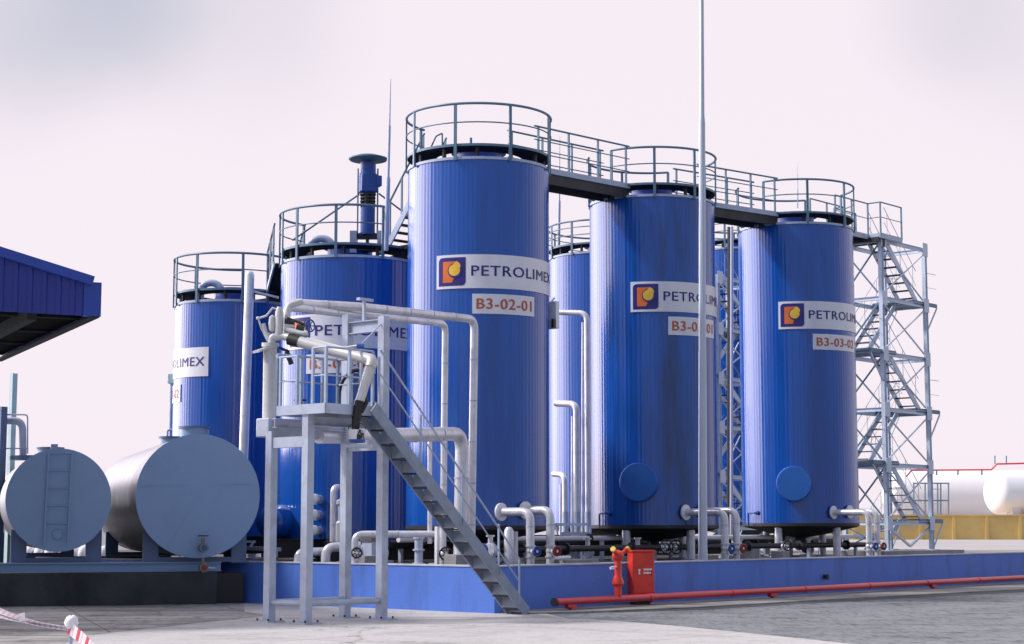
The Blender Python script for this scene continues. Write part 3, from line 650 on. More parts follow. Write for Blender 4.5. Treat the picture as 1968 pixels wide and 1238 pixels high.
# top platform joining tower and tank
za = TC.z1 + 0.24; pa = Vector((TC.ctr.x, TC.ctr.y, za)) + U * (TC.R - 0.1)
t = Thing('walkway_bridge', pa, 'railed top platform joining the end tank to the stair tower', 'walkway', 'walkway bridges between tank tops')
pc = TP(0.55, 0, za); pm = pa + U * ((TP(0, 0, 0) - pa).dot(U) - 0.25)
L1 = (TP(-0.2, 0, 0) - pa).dot(U); 
t.part('deck', MB().beam(pa, pa + U * L1, 0.8, 0.06).beam(pa + U * L1 + V * -0.05, pa + U * (L1 + 1.25) + V * -0.05, 1.5, 0.06), M['under'])
def edge_rail(t, pts, closed=False):
    t.part('side_beam', [MB().beam(p, q, 0.04, 0.15) for p, q in [(pts[0], pts[1])]][0], M['steel'])
    for p, q in list(zip(pts[:-1], pts[1:]))[1:]: t.part('side_beam', MB().beam(p, q, 0.04, 0.15), M['steel'])
    t.part('top_rail', MB().tube([p + ZU * 1.0 for p in pts], 0.022, 8), M['rail']); t.part('mid_rail', MB().tube([p + ZU * 0.55 for p in pts], 0.013, 8), M['rail'])
    for p in pts: t.part('post', MB().beam(p, p + ZU * 1.0, 0.045, 0.03), M['rail'])
f1 = pa + U * L1
edge_rail(t, [pa - V * 0.42, pa + U * (L1 * 0.5) - V * 0.42, f1 - V * 0.42, f1 - V * 0.84, f1 + U * 1.25 - V * 0.84])
edge_rail(t, [pa + V * 0.42, pa + U * (L1 * 0.5) + V * 0.42, f1 + V * 0.42, f1 + V * 0.72, f1 + U * 1.25 + V * 0.72])
t.part('support_bracket', MB().beam(TP(0.05, 0, za - 0.05), TP(0.05, 0, lv[-1] - 0.3), 0.2, 0.12, U).beam(f1 - V * 0.8 - ZU * 0.1, f1 + V * 0.7 - ZU * 0.1, 0.12, 0.12), M['dark'])

# second stair tower further back, between the second and third tanks
def copy_tree(o, parent=None):
    c = o.copy(); COL.objects.link(c)
    if parent: c.parent = parent
    for ch in list(o.children): copy_tree(ch, c)
    return c
c2 = copy_tree(tw.e); c2['label'] = 'pale steel stair tower half hidden between the second and third tanks'
c2.location = Vector((xat(1385, 55.2), 55.2, 0.82)); c2.scale = (0.94, 0.94, 0.94)
# downpipe in front of it
a = W(1404, 1000, 51.5); b = W(1406, 436, 51.5); a.z = FLOOR
t = Thing('vertical_pipe', a, 'tall thin standing pipe in front of the half hidden stair tower', 'pipe')
t.part('pipe_run', MB().tube([a, b], 0.055, 12), M['white']); t.part('cable_tray', MB().beam(a + Vector((-0.09, -0.0, 0)), b + Vector((-0.09, -0.0, 0)), 0.04, 0.06, V), M['dark'])

# ------------------------------------------------------------------ pipes
PN = 'insulated tank outlet pipes'
def flanged(name, pts, r, label, group=None, m='pipe', flanges=(), fr=1.9, cat='pipe', fil=None, bands=True):
    pts = [Vector(p) for p in pts]
    t = Thing(name, pts[-1], label, cat, group); t.part('pipe_run', MB().pipe(pts, r, fil), M[m])
    for (p, d, rr) in flanges: t.part('flange', MB().cyl(Vector(p), Vector(p) + Vector(d) * 0.04, rr, 20), M['white'])
    if bands:
        for p, q in zip(pts[:-1], pts[1:]):
            L = (q - p).length; n = int(L / 1.0)
            for k in range(1, n + 1):
                c = p.lerp(q, k / (n + 1)); d = (q - p).normalized()
                t.part('clamp_band', MB().cyl(c - d * 0.015, c + d * 0.015, r * 1.07, 14), M['steel'])
    return t
def valve(p, d, col, label, r=0.11, group='hand wheel valves', stem=0.14):
    # valve body on a vertical pipe with a hand wheel facing direction d
    d = Vector(d).normalized(); p = Vector(p)
    t = Thing('gate_valve', p, label, 'valve', group)
    t.part('valve_body', MB().sphere(p, 0.10, 14).cyl(p - ZU * 0.13, p - ZU * 0.10, 0.115).cyl(p + ZU * 0.10, p + ZU * 0.13, 0.115), M['pipe'])
    t.part('stem', MB().cyl(p, p + d * (stem + 0.1), 0.028, 10).cyl(p + d * 0.06, p + d * 0.12, 0.06, 12), M['white'])
    hw = MB().torus(p + d * (stem + 0.08), r, 0.018, d, 24, 8)
    sd = ZU.cross(d).normalized(); s2 = d.cross(sd)
    for k in range(3):
        a = pi * k / 3 + 0.4; o = (sd * math.cos(a) + s2 * math.sin(a)) * r; hw.tube([p + d * (stem + 0.08) - o, p + d * (stem + 0.08) + o], 0.011, 6)
    if col in ('bluev', 'redv'): hw.lathe(p + d * (stem + 0.05), [(0, 0), (r * 0.8, 0.01), (r * 0.8, 0.02), (0, 0.05)], 20, d)
    t.part('handwheel', hw, M[col])
OUT = -V
def th_for(T, px):
    cpx = T.ctr.x / T.ctr.y * 3423 + 984; rp = T.R * 3423 / T.ctr.y
    return math.degrees(math.asin(max(-0.99, min(0.99, (px - cpx) / rp)))) - math.degrees(math.atan(T.ctr.x / T.ctr.y))
def outlet(T, px, py, run, r, label, vcol, vlabel):
    th = th_for(T, px); n = Vector((math.sin(R_(th)), -math.cos(R_(th)), 0)); p = on(T, th, T.R - 0.02, 0); p.z = zat(py, p.y)
    q = p + OUT * (run + 0.1)
    t = flanged('outlet_pipe', [p, p + OUT * (run + 0.1), Vector((q.x, q.y, FLOOR - 0.01))], r, label, PN, 'pipe', [(p + OUT * 0.06, OUT, r * 2.1)], bands=False, fil=0.22)
    t.part('clamp_band', MB().cyl(q - ZU * 0.3 , q - ZU * 0.32, r * 1.08), M['steel'])
    if vcol: valve(q + Vector((0, 0, FLOOR + 0.3 - q.z)), OUT * 0.35 + U * 0.25 - Vector((0, 0.5, 0)), vcol, vlabel, 0.095)
outlet(T1, 957, 984, 0.80, 0.092, 'nearer outlet pipe of the tallest tank bending down', 'bluev', 'blue hand wheel valve on the nearer outlet pipe of the tallest tank')
outlet(T1, 1003, 981, 0.68, 0.092, 'farther outlet pipe of the tallest tank bending down', 'redv', 'red hand wheel valve on the farther outlet pipe of the tallest tank')
outlet(TB, 1312, 985, 1.12, 0.09, 'nearer outlet pipe passing behind the tall pole', 'bluev', 'blue hand wheel valve just right of the tall pole')
outlet(TB, 1345, 982, 0.95, 0.085, 'farther outlet pipe right of the tall pole', 'redv', 'red hand wheel valve on the farther pipe right of the pole')
outlet(TC, 1596, 985, 1.05, 0.085, 'nearer outlet pipe of the tank beside the stair tower', 'bluev', 'blue hand wheel valve near the foot of the right stair tower')
outlet(TC, 1627, 984, 0.8, 0.085, 'farther outlet pipe of the tank beside the stair tower', 'redv', 'red hand wheel valve near the foot of the right stair tower')

# overhead delivery pipes to the loading arm
Yp = 36.6
a = W(905, 1050, Yp + 0.2); a.z = FLOOR
tp = W(912, 614, Yp + 0.2)
flanged('delivery_pipe', [W(560, 583, 31.6), W(690, 590, 33.2), tp, a], 0.085, 'upper overhead pipe running from the loading arm and down the tallest tank', 'overhead delivery pipes', fil=0.25)
b = W(851, 1050, Yp + 0.1); b.z = FLOOR; tp2 = W(856, 622, Yp + 0.1)
flanged('delivery_pipe', [W(551, 640, 31.2), W(549, 590, 31.2), W(690, 606, 33.4), tp2, b], 0.07, 'lower overhead pipe bending down in front of the tallest tank', 'overhead delivery pipes', fil=0.22)
c = W(884, 1045, Yp - 0.4); c.z = FLOOR
flanged('delivery_pipe', [W(612, 838, 31.6), W(700, 838, 32.6), W(888, 834, Yp - 0.4), c], 0.14, 'thick insulated pipe bending down beside the platform stair', 'overhead delivery pipes', fil=0.35)
c2_ = W(862, 1045, Yp + 0.3); c2_.z = FLOOR
flanged('riser_pipe', [W(833, 842, Yp + 0.3), W(826, 850, Yp + 0.3) , W(826, 1045, Yp + 0.3)], 0.05, 'thin riser pipe standing behind the platform stair handrail')
# tall vent pipe left
a = W(464, 900, 43.2); b = W(480, 528, 43.2); a.z = FLOOR; a.x = b.x - 0.12
t = Thing('vent_stack', a, 'tall round topped silver pipe in front of the shortest tank', 'pipe')
t.part('pipe_run', MB().tube([a, b, b + ZU * 0.06, b + ZU * 0.1], [0.115, 0.115, 0.09, 0.03], 18), M['pipe'])
t.part('clamp_band', MB().cyl(a.lerp(b, 0.5), a.lerp(b, 0.5) + ZU * 0.03, 0.121, 18), M['pipe'])
t.part('side_bracket', MB().beam(W(470, 556, 43.3), W(535, 572, 43.3), 0.08, 0.05), M['pipe'])
# pipes of the rear tank seen between the first two tanks
RG = 'pipes on the rear tank'
def bent(px0, py0, px1, py1, Y, r, label):
    p0 = W(px0, py0, Y + 0.6); p1 = W(px1, py0 + 2, Y - 0.0); e = W(px1 - 1, py1, Y); 
    t = flanged('bent_pipe', [p0, p1, Vector((p1.x, p1.y, e.z))], r, label, RG, bands=False, fil=0.24)
    f = Vector((p1.x, p1.y, e.z)); t.part('insulation_sleeve', MB().cyl(f - ZU * 0.9, f + ZU * 0.02, r * 1.15, 14), M['steel'])
bent(1060, 600, 1128, 985, 52.6, 0.085, 'tallest bent pipe on the rear tank between front tanks')
bent(1068, 775, 1108, 985, 52.2, 0.10, 'middle height bent pipe on the rear tank between front tanks')
bent(1064, 911, 1086, 985, 52.2, 0.085, 'shortest bent pipe on the rear tank between front tanks')
for (px, y0, lab) in ((1120, 620, 'slim straight pipe beside the tallest bent pipe'), (1100, 800, 'slim straight pipe beside the middle bent pipe'), (1078, 930, 'slim straight pipe beside the shortest bent pipe')):
    a = W(px, y0, 52.7); b = W(px - 1, 1030, 52.7); solo('slim_pipe', MB().cyl(b, a, 0.035, 10), M['pipe'], b, lab, 'pipe', RG)
t = Thing('pipe_stand', W(1100, 1045, 51.8), 'low grey steel stand under the bent pipes of the rear tank', 'pipe stand')
t.part('top_beam', MB().beam(W(1058, 1008, 51.8), W(1132, 1008, 51.8), 0.1, 0.08), M['rail2'])
t.part('skid_box', MB().beam(W(1076, 1026, 51.4), W(1136, 1026, 51.4), 0.5, 0.10).beam(W(1078, 1036, 51.4), W(1134, 1036, 51.4), 0.5, 0.06), M['steel'])
for px in (1070, 1100, 1134):
    b = W(px, 1010, 51.8); t.part('leg', MB().beam(b, Vector((b.x, b.y, FLOOR)), 0.06, 0.06), M['steel'])
# instrument cabinet edge on right flank of tallest tank
p = W(1062, 602, 39.9)
t = Thing('level_gauge', p, 'black and white gauge fixed to the right flank of the tallest tank', 'gauge')
t.part('case', MB().box(W(1062, 606, 39.9), 0.12, 0.3, 0.62, U), M['white'], bevel=0.01); t.part('dial', MB().box(W(1064, 622, 39.72), 0.09, 0.06, 0.2, U), M['black'])
t.part('bracket', MB().beam(W(1056, 586, 39.9), W(1066, 572, 39.9), 0.04, 0.04).beam(W(1052, 625, 39.9), W(1066, 632, 39.9), 0.04, 0.04), M['white'])

# ------------------------------------------------------------------ pipework under and in front of the tanks
def along(base, u, v, z): return Vector((base.x, base.y, 0)) + U * u + V * v + ZU * z
B0 = T1.ctr
for (v, z, r, u0, u1, lab, mm) in ((-0.9, 1.12, 0.07, -1.2, 16, 'long pipe running under the front tanks, nearer the wall', 'dark'), (0.5, 1.34, 0.06, -2.0, 18, 'long thin pipe under the front tanks, higher one', 'white'), (1.3, 1.22, 0.09, -2.5, 18, 'long thick pipe under the front tanks, farthest from the wall', 'dark')):  # two coloured dark so the space below the tanks reads as deep shadow
    pts = [along(B0, u0, v, z), along(B0, u1, v, z)]
    t = flanged('header_pipe', pts, r, lab, 'header pipes under the tanks', mm, bands=False)
    for k in range(7):
        c = pts[0].lerp(pts[1], (k + 0.3) / 7); t.part('flange', MB().cyl(c - U * 0.03, c + U * 0.03, r * 1.9, 16), M['dark'])
        t.part('support', MB().beam(c + U * 0.5 - ZU * r, Vector((c.x, c.y, FLOOR)) + U * 0.5, 0.08, 0.08), M['steel'])
# low floor beams, blackened and enlarged, rear ones added to darken gaps under tanks
for i, (v, lab) in enumerate(((1.75, 'dark low steel beam just behind the front tank legs'), (3.6, 'added black beam darkening the middle of the tank yard'), (6.5, 'added black beam darkening the gap farthest behind the front tanks'))):
    solo('floor_beam', MB().ibeam(along(B0, -3, v, 1.08 + 0.05 * i), along(B0, 13.5, v, 1.08 + 0.05 * i), 0.24, 0.42), M['black'], along(B0, 0, v, 0.9), lab, 'beam', 'low floor beams')
# pumps
def pump(u, v, base, label, m='bluev', s=1.0, a=0.0, loc=None):
    p = loc if loc is not None else along(base, u, v, FLOOR); dx = Vector((math.cos(a), math.sin(a), 0))
    t = Thing('pump', p, label, 'pump', 'small pumps in the yard')
    t.part('skid', MB().box(p + ZU * 0.05 * s, 0.9 * s, 0.36 * s, 0.1 * s, dx), M['steel'])
    t.part('motor', MB().lathe(p + ZU * 0.28 * s - dx * 0.38 * s, [(0, 0), (0.12 * s, 0), (0.15 * s, 0.03), (0.15 * s, 0.36 * s), (0.12 * s, 0.4 * s), (0, 0.4 * s)], 20, dx), M[m])
    t.part('volute', MB().lathe(p + ZU * 0.26 * s + dx * 0.16 * s, [(0, 0), (0.17 * s, 0), (0.19 * s, 0.05), (0.17 * s, 0.16 * s), (0, 0.17 * s)], 20, dx), M['pipe'])
    t.part('discharge_stub', MB().cyl(p + ZU * 0.3 * s + dx * 0.24 * s, p + ZU * 0.62 * s + dx * 0.24 * s, 0.06 * s).cyl(p + ZU * 0.58 * s + dx * 0.24 * s, p + ZU * 0.62 * s + dx * 0.24 * s, 0.1 * s), M['pipe'])
pump(2.9, -0.6, B0, 'small pump on a skid right of the tallest tank', 'steel', 0.9, 0.7)
pump(5.0, -0.4, B0, 'small pump on a skid under the second tank', 'dark', 0.9, 0.2)
pump(9.6, -0.3, B0, 'small blue pump on a skid between second and third tanks', 'bluev', 0.8, 0.3)
pump(12.9, -0.5, B0, 'small pump on a skid under the third tank', 'dark', 0.8, 1.2)
pump(0, 0, B0, 'small blue pump left of the leg of the tallest tank', 'bluev', 0.9, 0.9, W(930, 1080, 37.4) * 1.0)
pump(0, 0, B0, 'grey pump on the yard edge behind the loading platform', 'steel', 1.0, 0.8, Vector((xat(716, 38.2), 38.2, FLOOR)))
# handwheel valves
def wheel_at(px, py, Y, label, col='black', r=0.13):
    valve(W(px, py, Y), Vector((0.3, -1, 0.1)), col, label, r, stem=0.1)
wheel_at(853, 1066, 36.4, 'black hand wheel valve under the platform stair'); wheel_at(1276, 1052, 42.5, 'black hand wheel valve right of the red cabinet, nearer one', 'black', 0.16); wheel_at(1294, 1052, 43.0, 'black hand wheel valve right of the red cabinet, farther one', 'black', 0.16)
wheel_at(682, 1064, 36.2, 'black hand wheel valve behind the rear platform leg', 'black', 0.10); wheel_at(1508, 1050, 46.4, 'dark hand wheel valve under the third tank', 'dark', 0.12)
# pale pipe in front of tallest tank
a = W(683, 1060, 36.5); a.z = FLOOR
t = flanged('yard_pipe', [a, W(681, 1027, 36.5), W(846, 1027, 36.9)], 0.075, 'pale horizontal pipe behind the loading platform near the wall', fil=0.2)
e = W(846, 1027, 36.9); t.part('flange', MB().cyl(e - Vector((0.02, 0, 0)), e + Vector((0.05, 0, 0)), 0.12), M['white'])
# stool shaped support post
p = Vector((xat(805, 36.4), 36.4, FLOOR))
t = Thing('pipe_support', p, 'round grey support post on a square base near the stair', 'pipe support')
t.part('post', MB().lathe(p, [(0, 0.04), (0.13, 0.04), (0.13, 0.08), (0.085, 0.09), (0.085, 0.32), (0.12, 0.33), (0.12, 0.36), (0.085, 0.37), (0.085, 0.56), (0.11, 0.57), (0.11, 0.60), (0, 0.6)], 20), M['steel']); t.part('base', MB().box(p + ZU * 0.02, 0.42, 0.42, 0.04, U), M['white'])
p = Vector((xat(840, 36.2), 36.2, FLOOR)); solo('support_post', MB().beam(p, p + ZU * 0.82, 0.07, 0.07), M['white'], p, 'slim white post at the end of the pale horizontal pipe', 'post')
p = Vector((xat(978, 37.6), 37.6, FLOOR)); solo('support_post', MB().lathe(p, [(0, 0), (0.11, 0), (0.10, 0.74), (0.06, 0.80), (0, 0.82)], 20), M['pipe'], p, 'stout round topped post behind the stair handrail', 'post')
def block(px, py, Y, w, d, h, label, m='block'):
    p = W(px, py, Y); p.z = FLOOR; solo('concrete_block', MB().box(p + ZU * h / 2, w, d, h, U), M[m], p, label, 'block', 'concrete blocks in the yard', bevel=0.012)
block(876, 1090, 36.0, 0.34, 0.34, 0.26, 'pale square concrete block under the stair near the black wheel'); block(705, 1090, 37.2, 0.5, 0.4, 0.22, 'grey concrete block behind the rear platform leg'); block(1240, 1075, 42.4, 0.4, 0.4, 0.25, 'concrete block behind the red cabinet'); block(1500, 1068, 46.2, 0.35, 0.35, 0.2, 'concrete block under the third tank'); block(1102, 1085, 38.2, 0.9, 0.3, 0.12, 'flat concrete block left of the hydrant'); block(1440, 1060, 46.5, 0.4, 0.4, 0.3, 'concrete block between second and third tanks')
# junction box with brown lid
p = Vector((xat(717, 37.6), 37.6, FLOOR))
t = Thing('junction_box', p, 'grey box with a brown lid behind the loading platform', 'box')
t.part('box_body', MB().box(p + ZU * 0.26, 0.36, 0.3, 0.52, U), M['steel'], bevel=0.01); t.part('lid', MB().box(p + ZU * 0.55, 0.42, 0.36, 0.07, U), M['brass'])
# white pipe elbows near the wall on the left
EG = 'white pipe elbows along the wall'
for (px, py, Y, r, dx, lab) in ((573, 1062, 37.6, 0.09, 0.55, 'white pipe elbow left of the front platform leg'), (626, 1052, 37.4, 0.10, 0.7, 'thick white pipe elbow right of the front platform leg'), (1060, 1075, 38.5, 0.06, 0.4, 'thin white pipe elbow left of the red hydrant')):
    p = W(px, py, Y); flanged('pipe_elbow', [p + Vector((dx, 0.25, 0.02)), p, Vector((p.x, p.y, FLOOR - 0.01))], r, lab, EG, 'pipe', bands=False, fil=0.2)
# three stub ends stacked on the wide tank
for k, (py, lab) in enumerate(((960, 'uppermost of three round pipe ends on the wide tank'), (990, 'middle of three round pipe ends on the wide tank'), (1020, 'lowest of three round pipe ends on the wide tank'))):
    th = th_for(T2, 616); n = Vector((math.sin(R_(th)), -math.cos(R_(th)), 0)); p = on(T2, th, T2.R - 0.03, 0); p.z = zat(py, p.y)
    t = Thing('pipe_stub', p, lab, 'pipe stub', 'round pipe ends on the wide tank')
    t.part('stub', MB().cyl(p, p + n * 0.3, 0.10, 20), M['pipe']); t.part('end_cap', MB().lathe(p + n * 0.3, [(0.125, -0.02), (0.125, 0.03), (0.10, 0.07), (0, 0.09)], 20, n), M['pipe'])
flanged('yard_pipe', [W(660, 940, 40.4), W(642, 936, 40.2), Vector((W(642, 936, 40.2).x, 40.2, FLOOR))], 0.085, 'bent upright pipe in front of the wide tank', fil=0.2)
p = W(654, 970, 39.9); solo('relief_valve', MB().lathe(Vector((p.x, 39.9, FLOOR)), [(0, 0), (0.06, 0), (0.06, 0.4), (0.1, 0.45), (0.1, 0.9), (0.05, 0.95), (0.05, 1.3), (0.09, 1.32), (0.09, 1.4), (0, 1.45)], 16), M['pipe'], (p.x, 39.9, FLOOR), 'upright relief valve beside the bent pipe of the wide tank', 'valve')
# blue drum shaped heater end at left of platform
p = W(513, 1003, 41.2); solo('heater_drum', MB().lathe(p, [(0, -0.02), (0.2, 0), (0.36, 0.1), (0.4, 0.25), (0.4, 1.2), (0, 1.25)], 28, U + V * 0.3), M['tank'], p, 'blue rounded drum end behind the left platform leg', 'drum')
t = Thing('pipe_rack', W(480, 1055, 40), 'low pale pipe rack between the large grey tank and the platform', 'pipe rack')
t.part('top_beam', MB().beam(W(440, 1052, 40.4), W(535, 1056, 39.2), 0.16, 0.08), M['rail2']); t.part('trestle', MB().beam(W(462, 1041, 40.1), W(490, 1041, 40.0), 0.08, 0.05).beam(W(488, 1041, 40.0), W(478, 1056, 40.0), 0.05, 0.05).beam(W(464, 1041, 40.1), W(464, 1056, 40.1), 0.05, 0.05), M['steel'])
for px in (448, 530): b = W(px, 1055, 40.0); t.part('leg', MB().beam(b, Vector((b.x, b.y, FLOOR - 0.0)), 0.07, 0.07), M['steel'])

# ------------------------------------------------------------------ hydrant, hose cabinet, fire main
pz = 0.19
def wl(px, off):  # t along the wall for a pixel column, at offset off in front of the wall
    k = (px - CX) / 3423; b = wallpt(0, off); return (k * b.y - b.x) / (UW.x - k * UW.y)
t0 = wl(1066, 0.62); t = Thing('fire_main', wallpt(t0, 0.62, 0), 'long red fire main pipe running along the blue wall', 'pipe')
t.part('pipe_run', MB().tube([wallpt(t0, 0.62, pz), wallpt(70, 0.62, pz)], 0.07, 16), M['redpipe'])
t.part('end_flange', MB().cyl(wallpt(t0 - 0.03, 0.62, pz), wallpt(t0 + 0.02, 0.62, pz), 0.082, 18), M['dark'])
for k in range(1, 9): t.part('coupling', MB().cyl(wallpt(t0 + k * 3.1, 0.62, pz), wallpt(t0 + k * 3.1 + 0.09, 0.62, pz), 0.08, 18), M['redpipe'])
for px in (1096, 1482, 1790, 1990):
    q = wl(px, 0.62); s = t.part('support', MB().beam(wallpt(q, 0.62, 0.0), wallpt(q, 0.62, pz - 0.09), 0.05, 0.05).beam(wallpt(q - 0.13, 0.62, pz - 0.085), wallpt(q + 0.13, 0.62, pz - 0.085), 0.10, 0.06).box(wallpt(q, 0.62, 0.06), 0.14, 0.14, 0.02, UW), M['redpipe'])
q = wl(1187, 0.62); h = wallpt(q, 0.62, 0)
t = Thing('fire_hydrant', h + ZU * pz, 'red fire hydrant with two yellow capped outlets beside the cabinet', 'hydrant')
t.part('standpipe', MB().lathe(h, [(0, 0.18), (0.072, 0.18), (0.072, 0.44), (0.118, 0.48), (0.118, 0.53), (0.08, 0.63), (0.07, 0.68), (0.07, 0.94), (0.105, 0.98), (0.122, 1.04), (0.105, 1.10), (0.05, 1.15), (0, 1.16)], 22), M['red'])
for k in (-1, 1):
    d = (UW * k * 0.9 + ZU * 0.55 - VW * 0.25).normalized(); b = h + ZU * 1.02 + d * 0.05
    o = t.part('outlet', MB().cyl(b, b + d * 0.22, 0.042, 14).cyl(b + d * 0.18, b + d * 0.22, 0.054, 14), M['red']); t.part('outlet_cap', MB().cyl(b + d * 0.22, b + d * 0.27, 0.055, 14), M['capyel'], o)
mb = MB(); d2 = -UW; mb.cyl(h + ZU * 0.82, h + ZU * 0.82 + d2 * 0.2, 0.02, 8).box(h + ZU * 0.8 + d2 * 0.2, 0.12, 0.03, 0.05, UW); t.part('lever', mb, M['white'])
cz0, cz1 = 0.23, 1.10; wC = 0.50; CU = Vector((0.93, 0.37, 0)).normalized(); CV = Vector((-CU.y, CU.x, 0))
qc = wl(1231, 0.29); c0 = wallpt(qc, 0.29, 0)
def cb(u, f, z): return c0 + CU * u - CV * f + ZU * z
t = Thing('hose_cabinet', cb(0, 0, 0.06), 'red fire hose cabinet with white markings on the blue wall', 'cabinet')
t.part('cabinet_body', MB().frame(cb(0, 0, (cz0 + cz1) / 2), CU * wC / 2, CV * 0.12, ZU * (cz1 - cz0) / 2), M['red'], bevel=0.012)
t.part('cabinet_lid', MB().frame(cb(0, 0, cz1 + 0.02), CU * (wC / 2 + 0.02), CV * 0.14, ZU * 0.02), M['red'], bevel=0.008)
dr = t.part('door', MB().frame(cb(0, 0.127, (cz0 + cz1) / 2), CU * (wC / 2 - 0.03), CV * 0.006, ZU * ((cz1 - cz0) / 2 - 0.04)), M['red'], bevel=0.004)
for row in (0.745, 0.675):
    mb = MB()
    for k in range(5): mb.frame(cb(0.015 + k * 0.037, 0.136, row), CU * 0.0187, CV * (0.002 - 0.0002 * (k % 2)), ZU * (0.019 - 0.004 * (k % 2)))
    t.part('text_line', mb, M['white'], dr)
t.part('warning_symbol', MB().frame(cb(-0.10, 0.136, 0.70), CU * 0.018, CV * 0.002, ZU * 0.055).frame(cb(-0.10, 0.138, 0.735), CU * 0.026, CV * 0.002, ZU * 0.014), M['white'], dr)
t.part('handle', MB().beam(cb(wC / 2 - 0.07, 0.145, 0.62), cb(wC / 2 - 0.07, 0.145, 0.72), 0.02, 0.02), M['redpipe'], dr)
t.part('hinge', MB().cyl(cb(-wC / 2 + 0.02, 0.135, 0.35), cb(-wC / 2 + 0.02, 0.135, 0.42), 0.012, 8).cyl(cb(-wC / 2 + 0.02, 0.135, 0.92), cb(-wC / 2 + 0.02, 0.135, 0.99), 0.012, 8), M['redpipe'], dr)
t.part('stand', MB().frame(cb(-0.02, 0, 0.13), CU * wC * 0.36, CV * 0.11, ZU * 0.1), M['black'])
for k in (-1, 1): t.part('foot', MB().beam(cb(k * wC * 0.44, 0.05, 0.08), cb(k * wC * 0.44, 0.05, cz0), 0.05, 0.05), M['red'])

# ------------------------------------------------------------------ loading platform
Fp = Vector((xat(590, 30.0), 30.0, 0)); LU, LV = 1.77, 0.93; zd = 3.67
PP = lambda u, v, z: Fp + U * u + V * v + ZU * z
t = Thing('loading_platform', Fp, 'pale steel truck loading platform on four legs with a stair', 'platform')
tops = {(0, 0): zd - 0.16, (1, 0): zat(608, 31.3), (0, 1): zd - 0.42, (1, 1): zat(606, 32.0)}
for (i, j), zt in tops.items():
    l = t.part('leg', MB().beam(PP(LU * i, LV * j, 0.02), PP(LU * i, LV * j, zt), 0.15, 0.15, U), M['steel'])
    t.part('base_plate', MB().box(PP(LU * i, LV * j, 0.012), 0.38, 0.38, 0.024, U), M['steel'], l)
    mb = MB()
    for a in (-1, 1):
        for b in (-1, 1): mb.cyl(PP(LU * i + a * 0.14, LV * j + b * 0.14, 0.02), PP(LU * i + a * 0.14, LV * j + b * 0.14, 0.06), 0.018, 8)
    t.part('anchor_bolt', mb, M['dark'], l)
zb = 0.33
for (p, q) in (((0, 0), (1, 0)), ((1, 0), (1, 1)), ((1, 1), (0, 1)), ((0, 1), (0, 0))):
    a = PP(LU * p[0], LV * p[1], zb); b = PP(LU * q[0], LV * q[1], zb); d = (b - a).normalized()
    t.part('ground_brace', MB().tube([a + d * 0.07, b - d * 0.07], 0.05, 12), M['steel'])
zc = zd - 0.62
t.part('side_beam', MB().beam(PP(0, 0.08, zc), PP(0, LV - 0.08, zc), 0.10, 0.18), M['steel'])
t.part('side_beam', MB().beam(PP(LU, 0.08, zc), PP(LU, LV - 0.08, zc), 0.10, 0.18), M['steel'])
zt = zat(628, 31.6)
t.part('top_beam', MB().ibeam(PP(LU, -0.02, zt), PP(LU, LV + 0.02, zt), 0.12, 0.22, 0.02), M['steel'])
t.part('pipe_clamp', MB().beam(PP(LU, LV * 0.55, zt + 0.1), PP(LU, LV * 0.55, zt + 0.5), 0.05, 0.05).beam(PP(LU - 0.15, LV * 0.55, zt + 0.5), PP(LU + 0.2, LV * 0.55, zt + 0.5), 0.08, 0.05), M['steel'])
# deck
v0 = -0.52; v1 = 0.70
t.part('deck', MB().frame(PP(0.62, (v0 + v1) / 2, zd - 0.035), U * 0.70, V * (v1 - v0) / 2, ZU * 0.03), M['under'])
for (a, b) in (((-0.09, v0), (-0.09, v1)), ((-0.09, v0), (1.32, v0)), ((1.32, v0 + 0.5), (1.32, v1)), ((-0.09, v1), (1.32, v1))):
    t.part('edge_beam', MB().beam(PP(a[0], a[1], zd - 0.08), PP(b[0], b[1], zd - 0.08), 0.04, 0.17), M['steel'])
t.part('under_beam', MB().ibeam(PP(0.05, 0, zd - 0.27), PP(LU + 0.05, 0, zd - 0.27), 0.1, 0.16).ibeam(PP(0.05, LV, zd - 0.27), PP(LU + 0.05, LV, zd - 0.27), 0.1, 0.16), M['steel'])
# railings
def plat_rail(pts, h=0.95):
    pts = [PP(*p, zd) for p in pts]
    t.part('top_rail', MB().tube([p + ZU * h for p in pts], 0.020, 8), M['rail2']); t.part('mid_rail', MB().tube([p + ZU * h * 0.5 for p in pts], 0.014, 8), M['rail2'])
    for p in pts: t.part('post', MB().beam(p, p + ZU * h, 0.045, 0.045, U), M['rail2'])
plat_rail([(-0.09, v1), (-0.09, 0.62), (-0.09, 0.2)], 0.84)
plat_rail([(-0.09, -0.2), (-0.09, v0), (0.45, v0), (1.0, v0 + 0.0)], 0.95)
plat_rail([(-0.09, v1), (0.45, v1), (0.95, v1), (1.32, v1), (1.32, 0.7), (1.32, 0.1)], 0.9)
